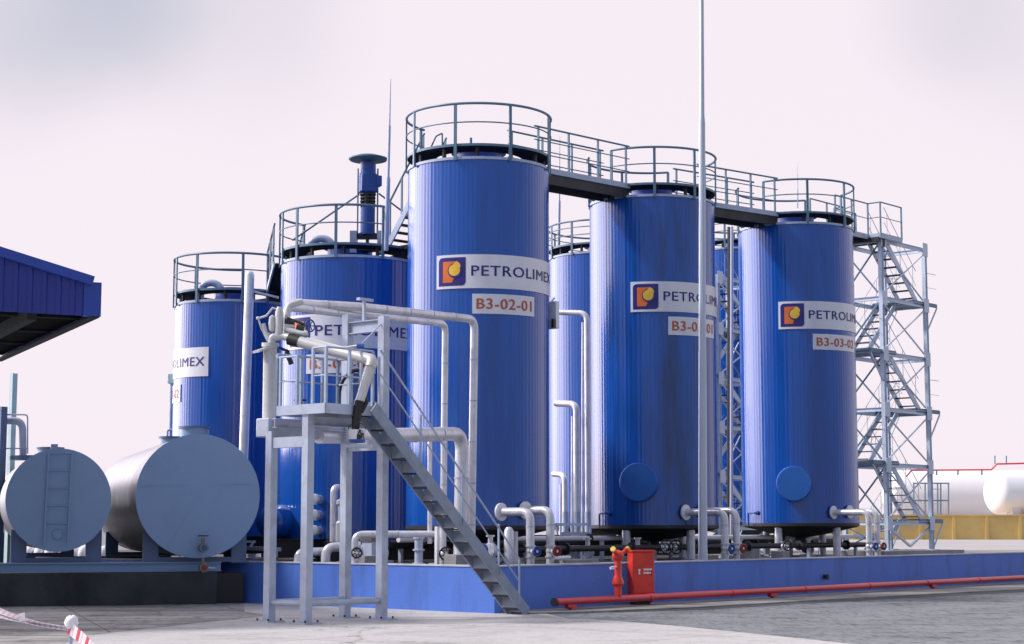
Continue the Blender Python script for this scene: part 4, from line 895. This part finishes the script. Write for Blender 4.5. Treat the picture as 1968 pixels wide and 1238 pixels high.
# stair
s0, s1 = 0.98, 4.95; sv0, sv1 = -0.62, -0.18
t.part('stringer', MB().beam(PP(s0 - 0.05, sv0, zd - 0.02), PP(s1, sv0, 0.03), 0.03, 0.21).beam(PP(s0 - 0.05, sv1, zd - 0.02), PP(s1, sv1, 0.03), 0.03, 0.15), M['stair'])
n = 15
for k in range(n):
    f = (k + 0.6) / n; q0 = PP(s0 + (s1 - s0) * f, sv0 + 0.02, zd * (1 - f)); q1 = PP(s0 + (s1 - s0) * f, sv1 - 0.02, zd * (1 - f))
    t.part('tread', MB().beam(q0 - U * 0.0, q1, 0.25, 0.03), M['dark'])
    t.part('riser', MB().beam(q0 - U * 0.13 + ZU * 0.125, q1 - U * 0.13 + ZU * 0.125, 0.014, 0.2), M['stair'])
for v in (sv0,):
    a = PP(s0 + 0.1, v, zd + 0.98); b = PP(s1 - 0.22, v, 1.02)
    t.part('handrail', MB().tube([a, b, PP(s1 - 0.22, v, 0.2)], 0.018, 8), M['rail2']); t.part('handrail', MB().tube([a - ZU * 0.42, b - ZU * 0.42], 0.014, 8), M['rail2'])
    for f in (0.02, 0.28, 0.55, 0.8):
        q = PP(s0 + (s1 - s0) * f, v, zd * (1 - f)); t.part('post', MB().beam(q, q + ZU * 0.93, 0.03, 0.03, U), M['rail2'])
# black hose loop hung on the rear leg
p = PP(LU - 0.15, LV * 0.55, zd); c = W(680, 745, 31.9)
pts = [W(x, y, 31.7) for x, y in ((652, 792), (650, 765), (655, 738), (665, 722), (680, 712), (692, 712), (698, 722), (690, 735))]
solo('black_hose', MB().tube(fillet(pts, 0.12), 0.035, 10), M['black'], pts[0], 'black rubber hose looped over the platform rail', 'hose')
# yellowish stool/valve on platform
p = W(577, 790, 31.0); p.z = zd
t = Thing('deck_valve', p, 'small black hand wheel valve standing on the platform deck', 'valve'); t.part('stem', MB().cyl(p, p + ZU * 0.15, 0.03, 10), M['brass']); t.part('handwheel', MB().torus(p + ZU * 0.15, 0.10, 0.016, ZU).box(p + ZU * 0.15, 0.2, 0.02, 0.015, U), M['black'])

# ------------------------------------------------------------------ loading arm
Ya = 31.0
t = Thing('tanker_loader', W(517, 842, Ya), 'jointed silver loading arm with a tar blackened spout over the platform', 'loading arm')
# casing box under the pillar
mb = MB(); cb = W(517, 823, Ya); mb.frame(cb + U * 0.42 - V * 0.05, U * 0.62, V * 0.17, ZU * 0.165); t.part('base_casing', mb, M['steel'], bevel=0.02)
pb = W(517, 806, Ya + 0.1); pt = W(519, 664, Ya + 0.1)
t.part('pillar', MB().lathe(Vector((pb.x, pb.y, pb.z - 0.02)), [(0, 0), (0.13, 0), (0.118, 0.03), (0.118, pt.z - pb.z - 0.02), (0.15, pt.z - pb.z), (0.15, pt.z - pb.z + 0.06), (0, pt.z - pb.z + 0.07)], 24), M['arm'])
def AW(px, py, dy=0.0): return W(px, py, Ya + dy)
t.part('flange_plate', MB().beam(AW(492, 676, -0.05), AW(530, 664, 0.15), 0.3, 0.04), M['arm'])
t.part('riser', MB().tube([AW(535, 652), AW(536, 640), AW(537, 600), AW(537, 590)], [0.06, 0.075, 0.075, 0.04], 16), M['arm'])
t.part('elbow', MB().pipe([AW(522, 660), AW(522, 648), AW(545, 646), AW(560, 650, -0.1)], 0.07, 0.14), M['arm'])
t.part('upper_elbow', MB().pipe([AW(552, 612, 0.1), AW(552, 588, 0.15), AW(580, 580, 0.3)], 0.06, 0.2), M['arm'])
# toggle linkage
t.part('linkage', MB().tube([AW(496, 612), AW(512, 607), AW(524, 592), AW(536, 596)], 0.02, 8).tube([AW(496, 612), AW(503, 632), AW(514, 655)], 0.016, 8).sphere(AW(496, 612), 0.035), M['arm'])
t.part('cylinder', MB().cyl(AW(506, 622), AW(514, 650), 0.035, 12).cyl(AW(514, 640), AW(517, 652), 0.045, 12), M['arm'])
t.part('spring_housing', MB().lathe(AW(523, 622), [(0, -0.16), (0.05, -0.12), (0.065, 0), (0.05, 0.12), (0, 0.16)], 14), M['arm'])
for k in range(4): t.part('joint_flange', MB().cyl(AW(547, 618 + k * 8), AW(566, 620 + k * 8), 0.045 - 0.004 * k, 12), M['dark'] if k % 2 == 0 else M['arm'])
t.part('valve_gear', MB().pipe([AW(552, 612), AW(570, 618), AW(592, 626)], 0.025, 0.05, 8).cyl(AW(570, 630), AW(584, 633), 0.07, 12), M['dark'])
hw = MB().torus(AW(596, 626, -0.1), 0.105, 0.014, Vector((1, -0.9, 0)), 24, 8)
for k in range(3):
    a = k * pi / 3; d = Vector((0.67, 0.74, 0)) * math.cos(a) * 0.1 + ZU * math.sin(a) * 0.1; hw.tube([AW(596, 626, -0.1) - d, AW(596, 626, -0.1) + d], 0.01, 6)
t.part('handwheel', hw, M['mixer'])
a = AW(556, 652, -0.1); b = AW(576, 657, -0.18); t.part('rubber_sleeve', MB().cyl(a, b, 0.105, 20), M['black'])
t.part('counter_pipe', MB().pipe([AW(548, 632), AW(580, 642, -0.1), AW(592, 640, -0.1)], 0.05, 0.1), M['arm'])
t.part('boom', MB().pipe([b, AW(640, 674, -0.45), AW(716, 692, -0.9), AW(712, 706, -0.95)], 0.098, 0.14), M['arm'])
t.part('balance_rod', MB().tube([AW(590, 650, -0.2), AW(660, 668, -0.5), AW(690, 664, -0.6)], 0.018, 8), M['arm'])
t.part('drop_tube', MB().tube([AW(714, 698, -0.92), AW(690, 776, -0.95)], [0.088, 0.078], 16), M['arm'])
t.part('spout', MB().tube([AW(691, 770, -0.95), AW(685, 800, -0.95), AW(682, 836, -0.95)], [0.085, 0.08, 0.06], 14), M['tar'])
t.part('grip', MB().tube([AW(700, 758, -0.9), AW(704, 775, -0.9), AW(694, 792, -0.95)], 0.04, 10), M['tar'])
t.part('stay', MB().tube([AW(690, 666, -0.6), AW(733, 622, 0.3)], 0.012, 8), M['rail2'])
t.part('winch', MB().cyl(AW(686, 668, -0.62), AW(700, 668, -0.62), 0.07, 14), M['mixer'])
t.part('small_handle', MB().pipe([AW(537, 668, 0), AW(545, 672), AW(556, 676)], 0.025, 0.03, 8).cyl(AW(551, 676), AW(560, 700), 0.045, 10), M['dark'])
# bucket
p = AW(686, 851, -0.95); hB = AW(686, 826, -0.95).z - p.z
t = Thing('drip_bucket', p, 'white bucket streaked with black tar under the loading spout', 'bucket')
t.part('bucket_body', MB().lathe(p, [(0, 0), (0.135, 0), (0.15, hB), (0.14, hB), (0.125, 0.02), (0, 0.02)], 26), M['bucketw'])
t.part('bucket_band', MB().lathe(p + ZU * 0.0, [(0.139, 0.0), (0.142, 0.055)], 26), M['bluev'])
t.part('bail_handle', MB().tube([p + Vector((0.15 * math.cos(pi * i / 12), 0, hB + 0.12 * math.sin(pi * i / 12))) for i in range(13)], 0.008, 6), M['dark'])
t.part('hanging_shelf', MB().box(p - ZU * 0.06, 0.42, 0.36, 0.05, U), M['steel'])

# ------------------------------------------------------------------ grey horizontal tanks on a plinth
AX = Vector((-0.31, 0.95, 0)).normalized(); AP = Vector((AX.y, -AX.x, 0))      # axis, and right-hand direction along the plinth
F2 = W(381, 953, 37.5); F1 = W(113, 961, 36.7)
HG = 'grey horizontal tanks on the left plinth'
def htank(c, r, L, label, plus):
    T = Thing('horizontal_tank', (c.x, c.y, 0.9), label, 'tank', HG)
    prof = [(r + 0.0, 0)]
    prof += [(r, L), (r * 0.6, L + 0.12), (0, L + 0.16)]
    T.part('shell', MB().lathe(c, prof, 72, AX), M['hbody'], angle=30)
    T.part('end_plate', MB().lathe(c - AX * 0.012, [(0, -0.015), (r * 0.5, -0.011), (r - 0.02, 0), (r + 0.012, 0), (r + 0.012, 0.03)], 72, AX), M['hdisc'])
    for k in (0.35, L - 1.2):
        for sd in (-1, 1):
            b = c + AX * k + AP * sd * r * 0.72
            zt_ = c.z - math.sqrt(max(0.01, r * r - (r * 0.72) ** 2)) + 0.12
            T.part('saddle', MB().frame(Vector((b.x, b.y, (zt_ + 0.86) / 2)), AP * 0.16, AX * 0.06, ZU * (zt_ - 0.86) / 2), M['hframe'])
        T.part('saddle_web', MB().frame(Vector((c.x, c.y, 0.93)) + AX * k, AP * r * 0.75, AX * 0.04, ZU * 0.05), M['hframe'])
    return T
H2 = htank(F2, 1.29, 10.0, 'large grey horizontal tank with a brass tap on its round end', True)
H1 = htank(F1, 1.05, 9.0, 'smaller grey horizontal tank with a ladder on its round end', False)
def nozzle(T, c, r, k, rn, h):
    p = c + AX * k + ZU * (r - 0.1)
    n = T.part('top_nozzle', MB().cyl(p, p + ZU * (h + 0.1), rn, 24), M['hdisc']); T.part('nozzle_flange', MB().cyl(p + ZU * (h + 0.1), p + ZU * (h + 0.14), rn * 1.13, 24), M['hframe'], n)
nozzle(H2, F2, 1.29, 0.75, 0.31, 0.17); nozzle(H2, F2, 1.29, 4.6, 0.27, 0.14); nozzle(H1, F1, 1.05, 3.2, 0.27, 0.13)
# cover marks, tap on large tank
d = -AX
H2.part('centre_ring', MB().torus(F2 + d * 0.02, 0.21, 0.006, d, 30, 6).sphere(F2 + d * 0.02, 0.018), M['hdisc'])
H2.part('weld_seam', MB().beam(F2 + d * 0.026 - AP * 1.2 + ZU * 0.2, F2 + d * 0.026 - AP * 0.25 + ZU * 0.22, 0.006, 0.01).beam(F2 + d * 0.026 + AP * 0.2 + ZU * 0.24, F2 + d * 0.026 + AP * 1.2 + ZU * 0.25, 0.006, 0.01).beam(F2 + d * 0.026 - AP * 0.1 - ZU * 0.2, F2 + d * 0.026 - AP * 0.62 - ZU * 1.05, 0.006, 0.01), M['hdisc'])
def tap(px, py, label_red):
    p = W(px, py, 37.35)
    v = H2.part('drain_valve', MB().cyl(p + AX * 0.2, p - AX * 0.16, 0.07, 16).cyl(p - AX * 0.14, p - AX * 0.18, 0.095, 18).cyl(p, p + ZU * 0.2, 0.035, 12).sphere(p, 0.10), M['brass'])
    H2.part('valve_mouth', MB().cyl(p - AX * 0.18, p - AX * 0.19, 0.06, 16), M['bluev'] if not label_red else M['redv'], v)
    if not label_red: H2.part('valve_wheel', MB().torus(p + ZU * 0.25, 0.10, 0.012, ZU).box(p + ZU * 0.25, 0.2, 0.02, 0.02, AP), M['dark'], v)
    else: H2.part('valve_lever', MB().beam(p + AP * 0.05, p + AP * 0.26 - ZU * 0.01, 0.03, 0.02), M['white'], v)
tap(390, 1053, False); tap(390, 1091, True)
# ladder on small tank end
lx = [-0.2, 0.27]; c = F1 - AX * 0.07
for k in lx: H1.part('ladder_rail', MB().beam(c + AP * (k - 0.07) - ZU * 0.90, c + AP * (k - 0.03) + ZU * 0.98, 0.035, 0.03, AX), M['hdisc'])
for i in range(5): H1.part('ladder_rung', MB().tube([c + AP * (lx[0] - 0.05) + ZU * (-0.48 + i * 0.36), c + AP * (lx[1] - 0.05) + ZU * (-0.48 + i * 0.36)], 0.016, 8), M['hdisc'])
H1.part('top_bracket', MB().box(F1 + ZU * 1.09 + AP * -0.12 + AX * 0.05, 0.14, 0.12, 0.12, AP), M['hdisc'])
H1.part('inspection_cover', MB().torus(F1 - AX * 0.03 - ZU * 0.7 , 0.11, 0.012, AX), M['hdisc'])
# steel frame and plinth
c0 = Vector((F2.x, F2.y, 0)); fa = c0 + AP * 0.55; fb = c0 - AP * 6.5
t = Thing('steel_skid', fb, 'long blue-grey steel beam carrying both grey tanks on the plinth', 'frame')
t.part('front_beam', MB().ibeam(fa + AX * 0.32 + ZU * 0.78, fb + AX * 0.32 + ZU * 0.78, 0.22, 0.20, 0.025), M['hdisc'])
t.part('rear_beam', MB().ibeam(fa + AX * 8.6 + ZU * 0.78, fb + AX * 8.6 + ZU * 0.78, 0.22, 0.20, 0.025), M['hframe'])
t.part('cross_beam', MB().ibeam(fa + AX * 0.45 - AP * 0.3 + ZU * 0.78, fa + AX * 8.5 - AP * 0.3 + ZU * 0.78, 0.2, 0.18, 0.02), M['hframe'])
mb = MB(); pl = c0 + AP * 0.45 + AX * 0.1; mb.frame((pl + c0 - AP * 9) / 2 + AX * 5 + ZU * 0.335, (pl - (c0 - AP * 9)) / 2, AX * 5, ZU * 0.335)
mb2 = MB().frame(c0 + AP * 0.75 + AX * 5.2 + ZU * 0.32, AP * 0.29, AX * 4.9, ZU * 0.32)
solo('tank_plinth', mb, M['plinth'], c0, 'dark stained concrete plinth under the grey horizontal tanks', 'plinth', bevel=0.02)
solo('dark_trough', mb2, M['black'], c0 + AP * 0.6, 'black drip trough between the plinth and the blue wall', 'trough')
# things behind and around
IG = 'white pipe ends glimpsed under the small grey tank'
for k, px in enumerate((10, 52, 72, 92, 142, 156, 196)):
    p = W(px, 1058, 50); t = flanged('pipe_elbow', [p + Vector((0.1, 0.6, 0.05)), p, Vector((p.x, p.y, 0.02))], 0.12, 'white bent pipe end glimpsed under the small grey tank', IG, 'white', bands=False, fil=0.2)
# lamp box on a post
p = W(330, 735, 46.5); b = Vector((p.x, p.y, 0))
t = Thing('lamp_post', b, 'thin post with a small grey box lamp left of the shortest tank', 'lamp'); t.part('post', MB().cyl(b, p, 0.045, 10), M['rail2']); t.part('lamp_box', MB().box(W(330, 728, 46.5), 0.19, 0.19, 0.26), M['teal'], bevel=0.02)
t.part('bracket', MB().pipe([W(331, 826, 46.4), W(322, 826, 46.4), W(321, 850, 46.4)], 0.03, 0.08, 8), M['steel'])
# pipes on the far left above the small tank
p = W(5, 782, 40.0); b = Vector((p.x, p.y, 0)); solo('square_post', MB().beam(b, p, 0.16, 0.16), M['hframe'], b, 'blue-grey square post at the left edge above the small tank', 'post')
p0 = W(-10, 808, 40.2); t = flanged('filling_pipe', [p0, W(43, 809, 40.2), W(44, 880, 40.2)], 0.085, 'bent grey filling pipe standing on the small grey tank', fil=0.2, m='steel', bands=False)
t.part('guard_rod', MB().pipe([W(-5, 797, 40.1), W(53, 797, 40.1), W(53, 872, 40.1)], 0.018, 0.08, 8).tube([W(-5, 862, 40.1), W(53, 862, 40.1)], 0.014, 8), M['steel'])
t.part('saddle_flange', MB().cyl(W(44, 884, 40.2), W(44, 876, 40.2), 0.3, 20), M['hframe'])

# ------------------------------------------------------------------ canopy
zc0 = 5.2; CC = G(193, 609, zc0); CF = Vector((-0.896, -0.443, 0)).normalized(); CD = Vector((-0.443, 0.896, 0)).normalized()
zt0 = 5.79; slope = 0.255; ridge = 7.0; depth = 9.0
def CP(a, b, z): return Vector((CC.x, CC.y, 0)) + CF * a + CD * b + ZU * z
def ztop(a): return zt0 + slope * (a if a <= ridge else 2 * ridge - a)
t = Thing('station_canopy', CP(ridge, depth / 2, 0), 'dark blue metal roofed canopy corner entering at upper left', 'canopy')
# ribbed front fascia
mb = MB(); x = 0.30; pts = []
while x < 2 * ridge - 0.3:
    for (dx, o) in ((0, 0.0), (0.13, 0.0), (0.16, 0.03), (0.21, 0.03), (0.24, 0.0)): pts.append((x + dx, o))
    x += 0.24
vs = []; fs = []
for (a, o) in pts: vs += [CP(a, -o, zc0), CP(a, -o, ztop(a) - 0.1)]
for i in range(len(pts) - 1): fs.append((2 * i, 2 * i + 1, 2 * i + 3, 2 * i + 2))
t.part('front_fascia', mb.add(vs, fs), M['fascia'])
t.part('corner_trim', MB().frame(CP(0.15, 0.03, (zc0 + zt0) / 2), CF * 0.15, CD * 0.06, ZU * (zt0 - zc0) / 2), M['fascia2'])
for (a, b) in ((0.16, ridge), (2 * ridge, ridge)):
    t.part('roof_flashing', MB().beam(CP(a, -0.06, ztop(a) - 0.03), CP(b, -0.06, ztop(b) - 0.03), 0.12, 0.16), M['fascia2'])
t.part('side_fascia', MB().frame(CP(0.02, depth / 2, (zc0 + zt0) / 2), CF * 0.02, CD * (depth / 2 - 0.1), ZU * (zt0 - zc0) / 2).frame(CP(2 * ridge, depth / 2, (zc0 + zt0) / 2), CF * 0.02, CD * (depth / 2 - 0.1), ZU * (zt0 - zc0) / 2), M['fascia'])
t.part('roof', MB().add([CP(0.05, 0, zt0 - 0.08), CP(0.05, depth, zt0 - 0.08), CP(ridge, depth, ztop(ridge) - 0.08), CP(ridge, 0, ztop(ridge) - 0.08), CP(2 * ridge, depth, zt0 - 0.08), CP(2 * ridge, 0, zt0 - 0.08)], [(0, 1, 2, 3), (3, 2, 4, 5)]), M['fascia'])
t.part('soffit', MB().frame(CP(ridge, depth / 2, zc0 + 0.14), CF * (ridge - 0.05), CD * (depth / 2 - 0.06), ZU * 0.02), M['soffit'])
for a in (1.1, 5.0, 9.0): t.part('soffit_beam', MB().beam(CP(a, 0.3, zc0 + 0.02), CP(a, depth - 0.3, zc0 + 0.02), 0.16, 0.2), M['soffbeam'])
for b in (1.2, 3.6, 6.0, 8.4): t.part('purlin', MB().tube([CP(0.1, b, zc0 + 0.09), CP(2 * ridge - 0.1, b, zc0 + 0.09)], 0.025, 8), M['soffbeam'])
t.part('gutter', MB().frame(CP(0.10, depth / 2, zc0 - 0.0), CF * 0.08, CD * (depth / 2), ZU * 0.02), M['soffbeam'])
for (a, b) in ((12.5, 7.5), (12.5, 2.5)): t.part('pillar', MB().cyl(CP(a, b, 0), CP(a, b, zc0 + 0.1), 0.14, 16), M['teal'])
p = W(27, 700, 41.5); b = Vector((p.x, p.y, 0)); 
t.part('pillar', MB().beam(b, Vector((b.x, b.y, zc0)), 0.13, 0.13), M['teal'])

# ------------------------------------------------------------------ far right: ochre wall and white gas vessels
Yw = 118.0; xw0 = xat(1560, Yw); zw0, zw1 = FLOOR, zat(992, Yw)
t = Thing('ochre_wall', (xw0, Yw, FLOOR), 'ochre yellow bund wall with pilasters in the far right background', 'wall')
t.part('wall_face', MB().box(Vector((xw0 + 30, Yw + 0.15, (zw0 + zw1) / 2)), 60, 0.3, zw1 - zw0), M['yelwall'])
t.part('coping', MB().box(Vector((xw0 + 30, Yw + 0.15, zw1 + 0.05)), 60.2, 0.5, 0.1), M['yelwall'])
for k in range(28): t.part('pilaster', MB().box(Vector((xw0 + 0.6 + k * 2.2, Yw - 0.05, (zw0 + zw1) / 2)), 0.2, 0.12, zw1 - zw0 - 0.02), M['yelwall'])
VG = 'white gas vessels behind the ochre wall'
def vessel(c, r, L, label, ax):
    T = Thing('gas_vessel', Vector((c.x, c.y, 0.8)), label, 'vessel', VG)
    prof = [(r * math.sin(pi / 2 * i / 10), -r * 0.6 * math.cos(pi / 2 * i / 10)) for i in range(11)]; prof[0] = (0, -r * 0.6)
    prof += [(r, L)] + [(r * math.cos(pi / 2 * i / 10) if i < 10 else 0, L + r * 0.6 * math.sin(pi / 2 * i / 10)) for i in range(1, 11)]
    T.part('vessel_shell', MB().lathe(c, prof, 48, ax), M['farwhite'])
    for k in (0.6, L - 2): T.part('saddle', MB().box(Vector((c.x, c.y, (c.z - r * 0.5 + FLOOR) / 2)) + ax * k, 0.6, r * 1.5, c.z - r * 0.5 - FLOOR, ax), M['white'])
    return T
c = W(1722, 948, 128); V1 = vessel(c, 1.62, 9.5, 'long white gas vessel behind the right stair tower', Vector((1, 0, 0)))
c = W(1921, 947, 119.7); V2 = vessel(c, 1.5, 22, 'nearer white gas vessel at the right edge of the picture', Vector((0.98, 0.2, 0)))
t = Thing('sprinkler_pipe', W(1745, 915, 124), 'thin red sprinkler pipe along the top of the white gas vessels', 'pipe')
t.part('pipe_run', MB().tube([W(1742, 916, 124), W(1752, 904, 124), W(1905, 903, 123), W(1916, 892, 122), W(2000, 890, 122)], 0.06, 8).tube([W(1782, 905, 124), W(1792, 914, 124)], 0.05, 8), M['redpipe'])
for px in (1800, 1841, 1887): t.part('support', MB().cyl(W(px, 904, 123.6), W(px, 913, 123.6), 0.06, 8), M['hframe'])
for px in (1912, 1934): t.part('vent_rod', MB().cyl(W(px, 892, 122), W(px, 876, 122), 0.045, 8), M['rail'])
t = Thing('ladder_frame', W(1760, 990, 121), 'thin grey access frame in front of the long gas vessel', 'frame')
for px in (1756, 1778, 1802, 1808, 1823): t.part('upright', MB().beam(W(px, 990, 120.5), W(px, 929, 120.5), 0.07, 0.07), M['rail'])
for py in (929, 962): t.part('rail', MB().tube([W(1755, py, 120.5), W(1824, py, 120.5)], 0.045, 8), M['rail'])

# ------------------------------------------------------------------ barrier tape at lower left
tape_w = mat('tape_white_plastic', (0.78, 0.76, 0.80), 0.4); tape_r = mat('tape_red_plastic', (0.62, 0.06, 0.10), 0.4); tape_p = mat('tape_pinkish_plastic', (0.72, 0.50, 0.56), 0.4)
def ribbon(pts, w, twist=0.0, n=60, red=0.3):
    pts = fillet(pts, 0.25, 10); seg = []
    L = [0]; 
    for p, q in zip(pts[:-1], pts[1:]): L.append(L[-1] + (q - p).length)
    mb = MB(); prev = None; k = 0
    for i in range(n + 1):
        s = L[-1] * i / n; j = 0
        while j < len(L) - 2 and L[j + 1] < s: j += 1
        p = pts[j].lerp(pts[j + 1], (s - L[j]) / max(1e-6, L[j + 1] - L[j])); d = (pts[j + 1] - pts[j]).normalized()
        a = twist * s + 0.3; b = d.cross(Vector((0, 1, 0))).normalized(); c = d.cross(b); wv = (b * math.cos(a) + c * math.sin(a)) * w / 2; nv = d.cross(wv).normalized() * 0.002
        seg.append([p + wv + nv, p - wv + nv, p - wv - nv, p + wv - nv])
    for i in range(n):
        vs = seg[i] + seg[i + 1]; mi = 1 if (i % 6) in (0, 1) and red > 0.2 else (2 if i % 3 == 0 else 0)
        mb.add(vs, [(0, 1, 5, 4), (1, 2, 6, 5), (2, 3, 7, 6), (3, 0, 4, 7)], mi)
    return mb
Yt = 12.0; knot = W(137, 1200, Yt)
t = Thing('barrier_tape', Vector((knot.x, knot.y, 0)), 'red and white barrier tape tied in a knot at lower left', 'barrier tape')
t.part('tape_strand', ribbon([W(-60, 1150, Yt - 0.3), W(30, 1186, Yt - 0.1), W(80, 1200, Yt), knot + Vector((0, 0, -0.02))], 0.05, 1.5, 60, 0.0), [tape_w, tape_r, tape_p])
t.part('tape_strand', ribbon([W(-60, 1166, Yt - 0.3), W(20, 1192, Yt - 0.1), W(80, 1203, Yt), knot + Vector((0, 0.01, -0.03))], 0.035, 3.0, 60, 0.0), [tape_w, tape_r, tape_p])
t.part('tape_tail', ribbon([knot + Vector((-0.02, 0, -0.02)), W(160, 1228, Yt - 0.1), W(190, 1262, Yt - 0.2), W(330, 1330, Yt - 0.5)], 0.085, 1.0, 60), [tape_w, tape_r, tape_p])
mb = MB(); r = random.Random(4); vs = []
kb = MB().sphere(knot + ZU * 0.012, 0.046, 14)
for v in kb.v: v += Vector((r.uniform(-.007, .007), r.uniform(-.007, .007), r.uniform(-.007, .007)))
t.part('knot', kb, tape_w, angle=60); t.part('stake', MB().cyl(Vector((knot.x, knot.y, 0)), knot, 0.013, 10), M['rail2'])
t.part('tape_flap', MB().frame(W(42, 1186, Yt - 0.1), Vector((0.02, 0, 0.006)), Vector((0, 0.002, 0)), Vector((-0.003, 0, 0.026))), tape_w)

# ------------------------------------------------------------------ light and sky
SUN_EL, SUN_AZ = 44.0, -5.0          # elevation; degrees beyond straight left
sd = Vector((-math.cos(R_(SUN_AZ)) * math.cos(R_(SUN_EL)), math.sin(R_(SUN_AZ)) * math.cos(R_(SUN_EL)), math.sin(R_(SUN_EL))))
sl = bpy.data.lights.new('sun', 'SUN'); sl.energy = 3.1; sl.angle = R_(6.0); sl.color = (1.0, 0.955, 0.93)
so = bpy.data.objects.new('sun', sl); COL.objects.link(so); so.rotation_euler = (-sd).to_track_quat('-Z', 'Y').to_euler(); so.location = (-20, 10, 40)
w = bpy.data.worlds.new('World'); S.world = w; w.use_nodes = True
nt = w.node_tree; N = nt.nodes; L = nt.links
bg = N['Background']
sky = N.new('ShaderNodeTexSky'); sky.sky_type = 'NISHITA'; sky.sun_disc = False; sky.sun_elevation = R_(SUN_EL)
sky.sun_rotation = math.atan2(sd.x, sd.y); sky.dust_density = 2.0
tc = N.new('ShaderNodeTexCoord')
nz = N.new('ShaderNodeTexNoise'); nz.inputs['Scale'].default_value = 3.2; nz.inputs['Detail'].default_value = 6; nz.inputs['Roughness'].default_value = 0.5
L.new(tc.outputs['Generated'], nz.inputs['Vector'])
def blob(px, py, rad, amt):
    d = ray(px, py).normalized()
    vm = N.new('ShaderNodeVectorMath'); vm.operation = 'ADD'; sc = N.new('ShaderNodeVectorMath'); sc.operation = 'SCALE'; sc.inputs['Scale'].default_value = 0.10
    sb = N.new('ShaderNodeVectorMath'); sb.operation = 'SUBTRACT'; sb.inputs[1].default_value = (0.5, 0.5, 0.5)
    L.new(nz.outputs['Color'], sb.inputs[0]); L.new(sb.outputs[0], sc.inputs[0]); L.new(tc.outputs['Generated'], vm.inputs[0]); L.new(sc.outputs[0], vm.inputs[1])
    ds = N.new('ShaderNodeVectorMath'); ds.operation = 'DISTANCE'; ds.inputs[1].default_value = d; L.new(vm.outputs[0], ds.inputs[0])
    mr = N.new('ShaderNodeMapRange'); mr.interpolation_type = 'SMOOTHSTEP'; mr.inputs['From Min'].default_value = rad; mr.inputs['From Max'].default_value = rad * 0.15; mr.inputs['To Max'].default_value = amt
    L.new(ds.outputs['Value'], mr.inputs['Value']); return mr.outputs['Result']
bl = [blob(40, -70, 0.12, 0.52), blob(400, -20, 0.10, 0.34), blob(1990, -20, 0.11, 0.28), blob(160, 20, 0.07, 0.25), blob(1800, 20, 0.06, 0.18)]
acc = bl[0]
for x in bl[1:]:
    ad = N.new('ShaderNodeMath'); ad.operation = 'ADD'; ad.use_clamp = True; L.new(acc, ad.inputs[0]); L.new(x, ad.inputs[1]); acc = ad.outputs[0]
mxc = N.new('ShaderNodeMix'); mxc.data_type = 'RGBA'; L.new(acc, mxc.inputs['Factor'])
mxc.inputs[6].default_value = (0.985, 0.885, 0.95, 1); mxc.inputs[7].default_value = (0.55, 0.57, 0.68, 1)
# added bright sky patch low at left, out of view, for pale tank bands
nm = N.new('ShaderNodeVectorMath'); nm.operation = 'DOT_PRODUCT'; nm.inputs[1].default_value = Vector((-math.sin(R_(62)), math.cos(R_(62)), 0.22)).normalized(); L.new(tc.outputs['Generated'], nm.inputs[0])
gl = N.new('ShaderNodeMapRange'); gl.interpolation_type = 'SMOOTHSTEP'; gl.inputs['From Min'].default_value = 0.76; gl.inputs['From Max'].default_value = 0.99; gl.inputs['To Max'].default_value = 5.6
L.new(nm.outputs['Value'], gl.inputs['Value'])
g1 = N.new('ShaderNodeMath'); g1.operation = 'ADD'; g1.inputs[1].default_value = 1.0; L.new(gl.outputs['Result'], g1.inputs[0])
# sky darkened behind the camera, added to deepen the tank fronts
dk = N.new('ShaderNodeVectorMath'); dk.operation = 'DOT_PRODUCT'; dk.inputs[1].default_value = Vector((0.35, -1, 0.1)).normalized(); L.new(tc.outputs['Generated'], dk.inputs[0])
dm = N.new('ShaderNodeMapRange'); dm.interpolation_type = 'SMOOTHSTEP'; dm.inputs['From Min'].default_value = -0.15; dm.inputs['From Max'].default_value = 0.75; L.new(dk.outputs['Value'], dm.inputs['Value'])
md = N.new('ShaderNodeMix'); md.data_type = 'RGBA'; L.new(dm.outputs['Result'], md.inputs['Factor']); L.new(mxc.outputs[2], md.inputs[6]); md.inputs[7].default_value = (0.35, 0.42, 0.57, 1)
vs_ = N.new('ShaderNodeVectorMath'); vs_.operation = 'SCALE'; L.new(md.outputs[2], vs_.inputs[0]); L.new(g1.outputs[0], vs_.inputs['Scale'])
sk = N.new('ShaderNodeVectorMath'); sk.operation = 'SCALE'; sk.inputs['Scale'].default_value = 0.10; L.new(sky.outputs['Color'], sk.inputs[0])
mx = N.new('ShaderNodeMix'); mx.data_type = 'RGBA'; mx.inputs['Factor'].default_value = 0.94
L.new(sk.outputs[0], mx.inputs[6]); L.new(vs_.outputs[0], mx.inputs[7]); L.new(mx.outputs[2], bg.inputs['Color']); bg.inputs['Strength'].default_value = 1.0
S.view_settings.view_transform = 'Standard'; S.view_settings.look = 'None'; S.view_settings.exposure = 0.0; S.view_settings.gamma = 1.0
S.cycles.max_bounces = 8
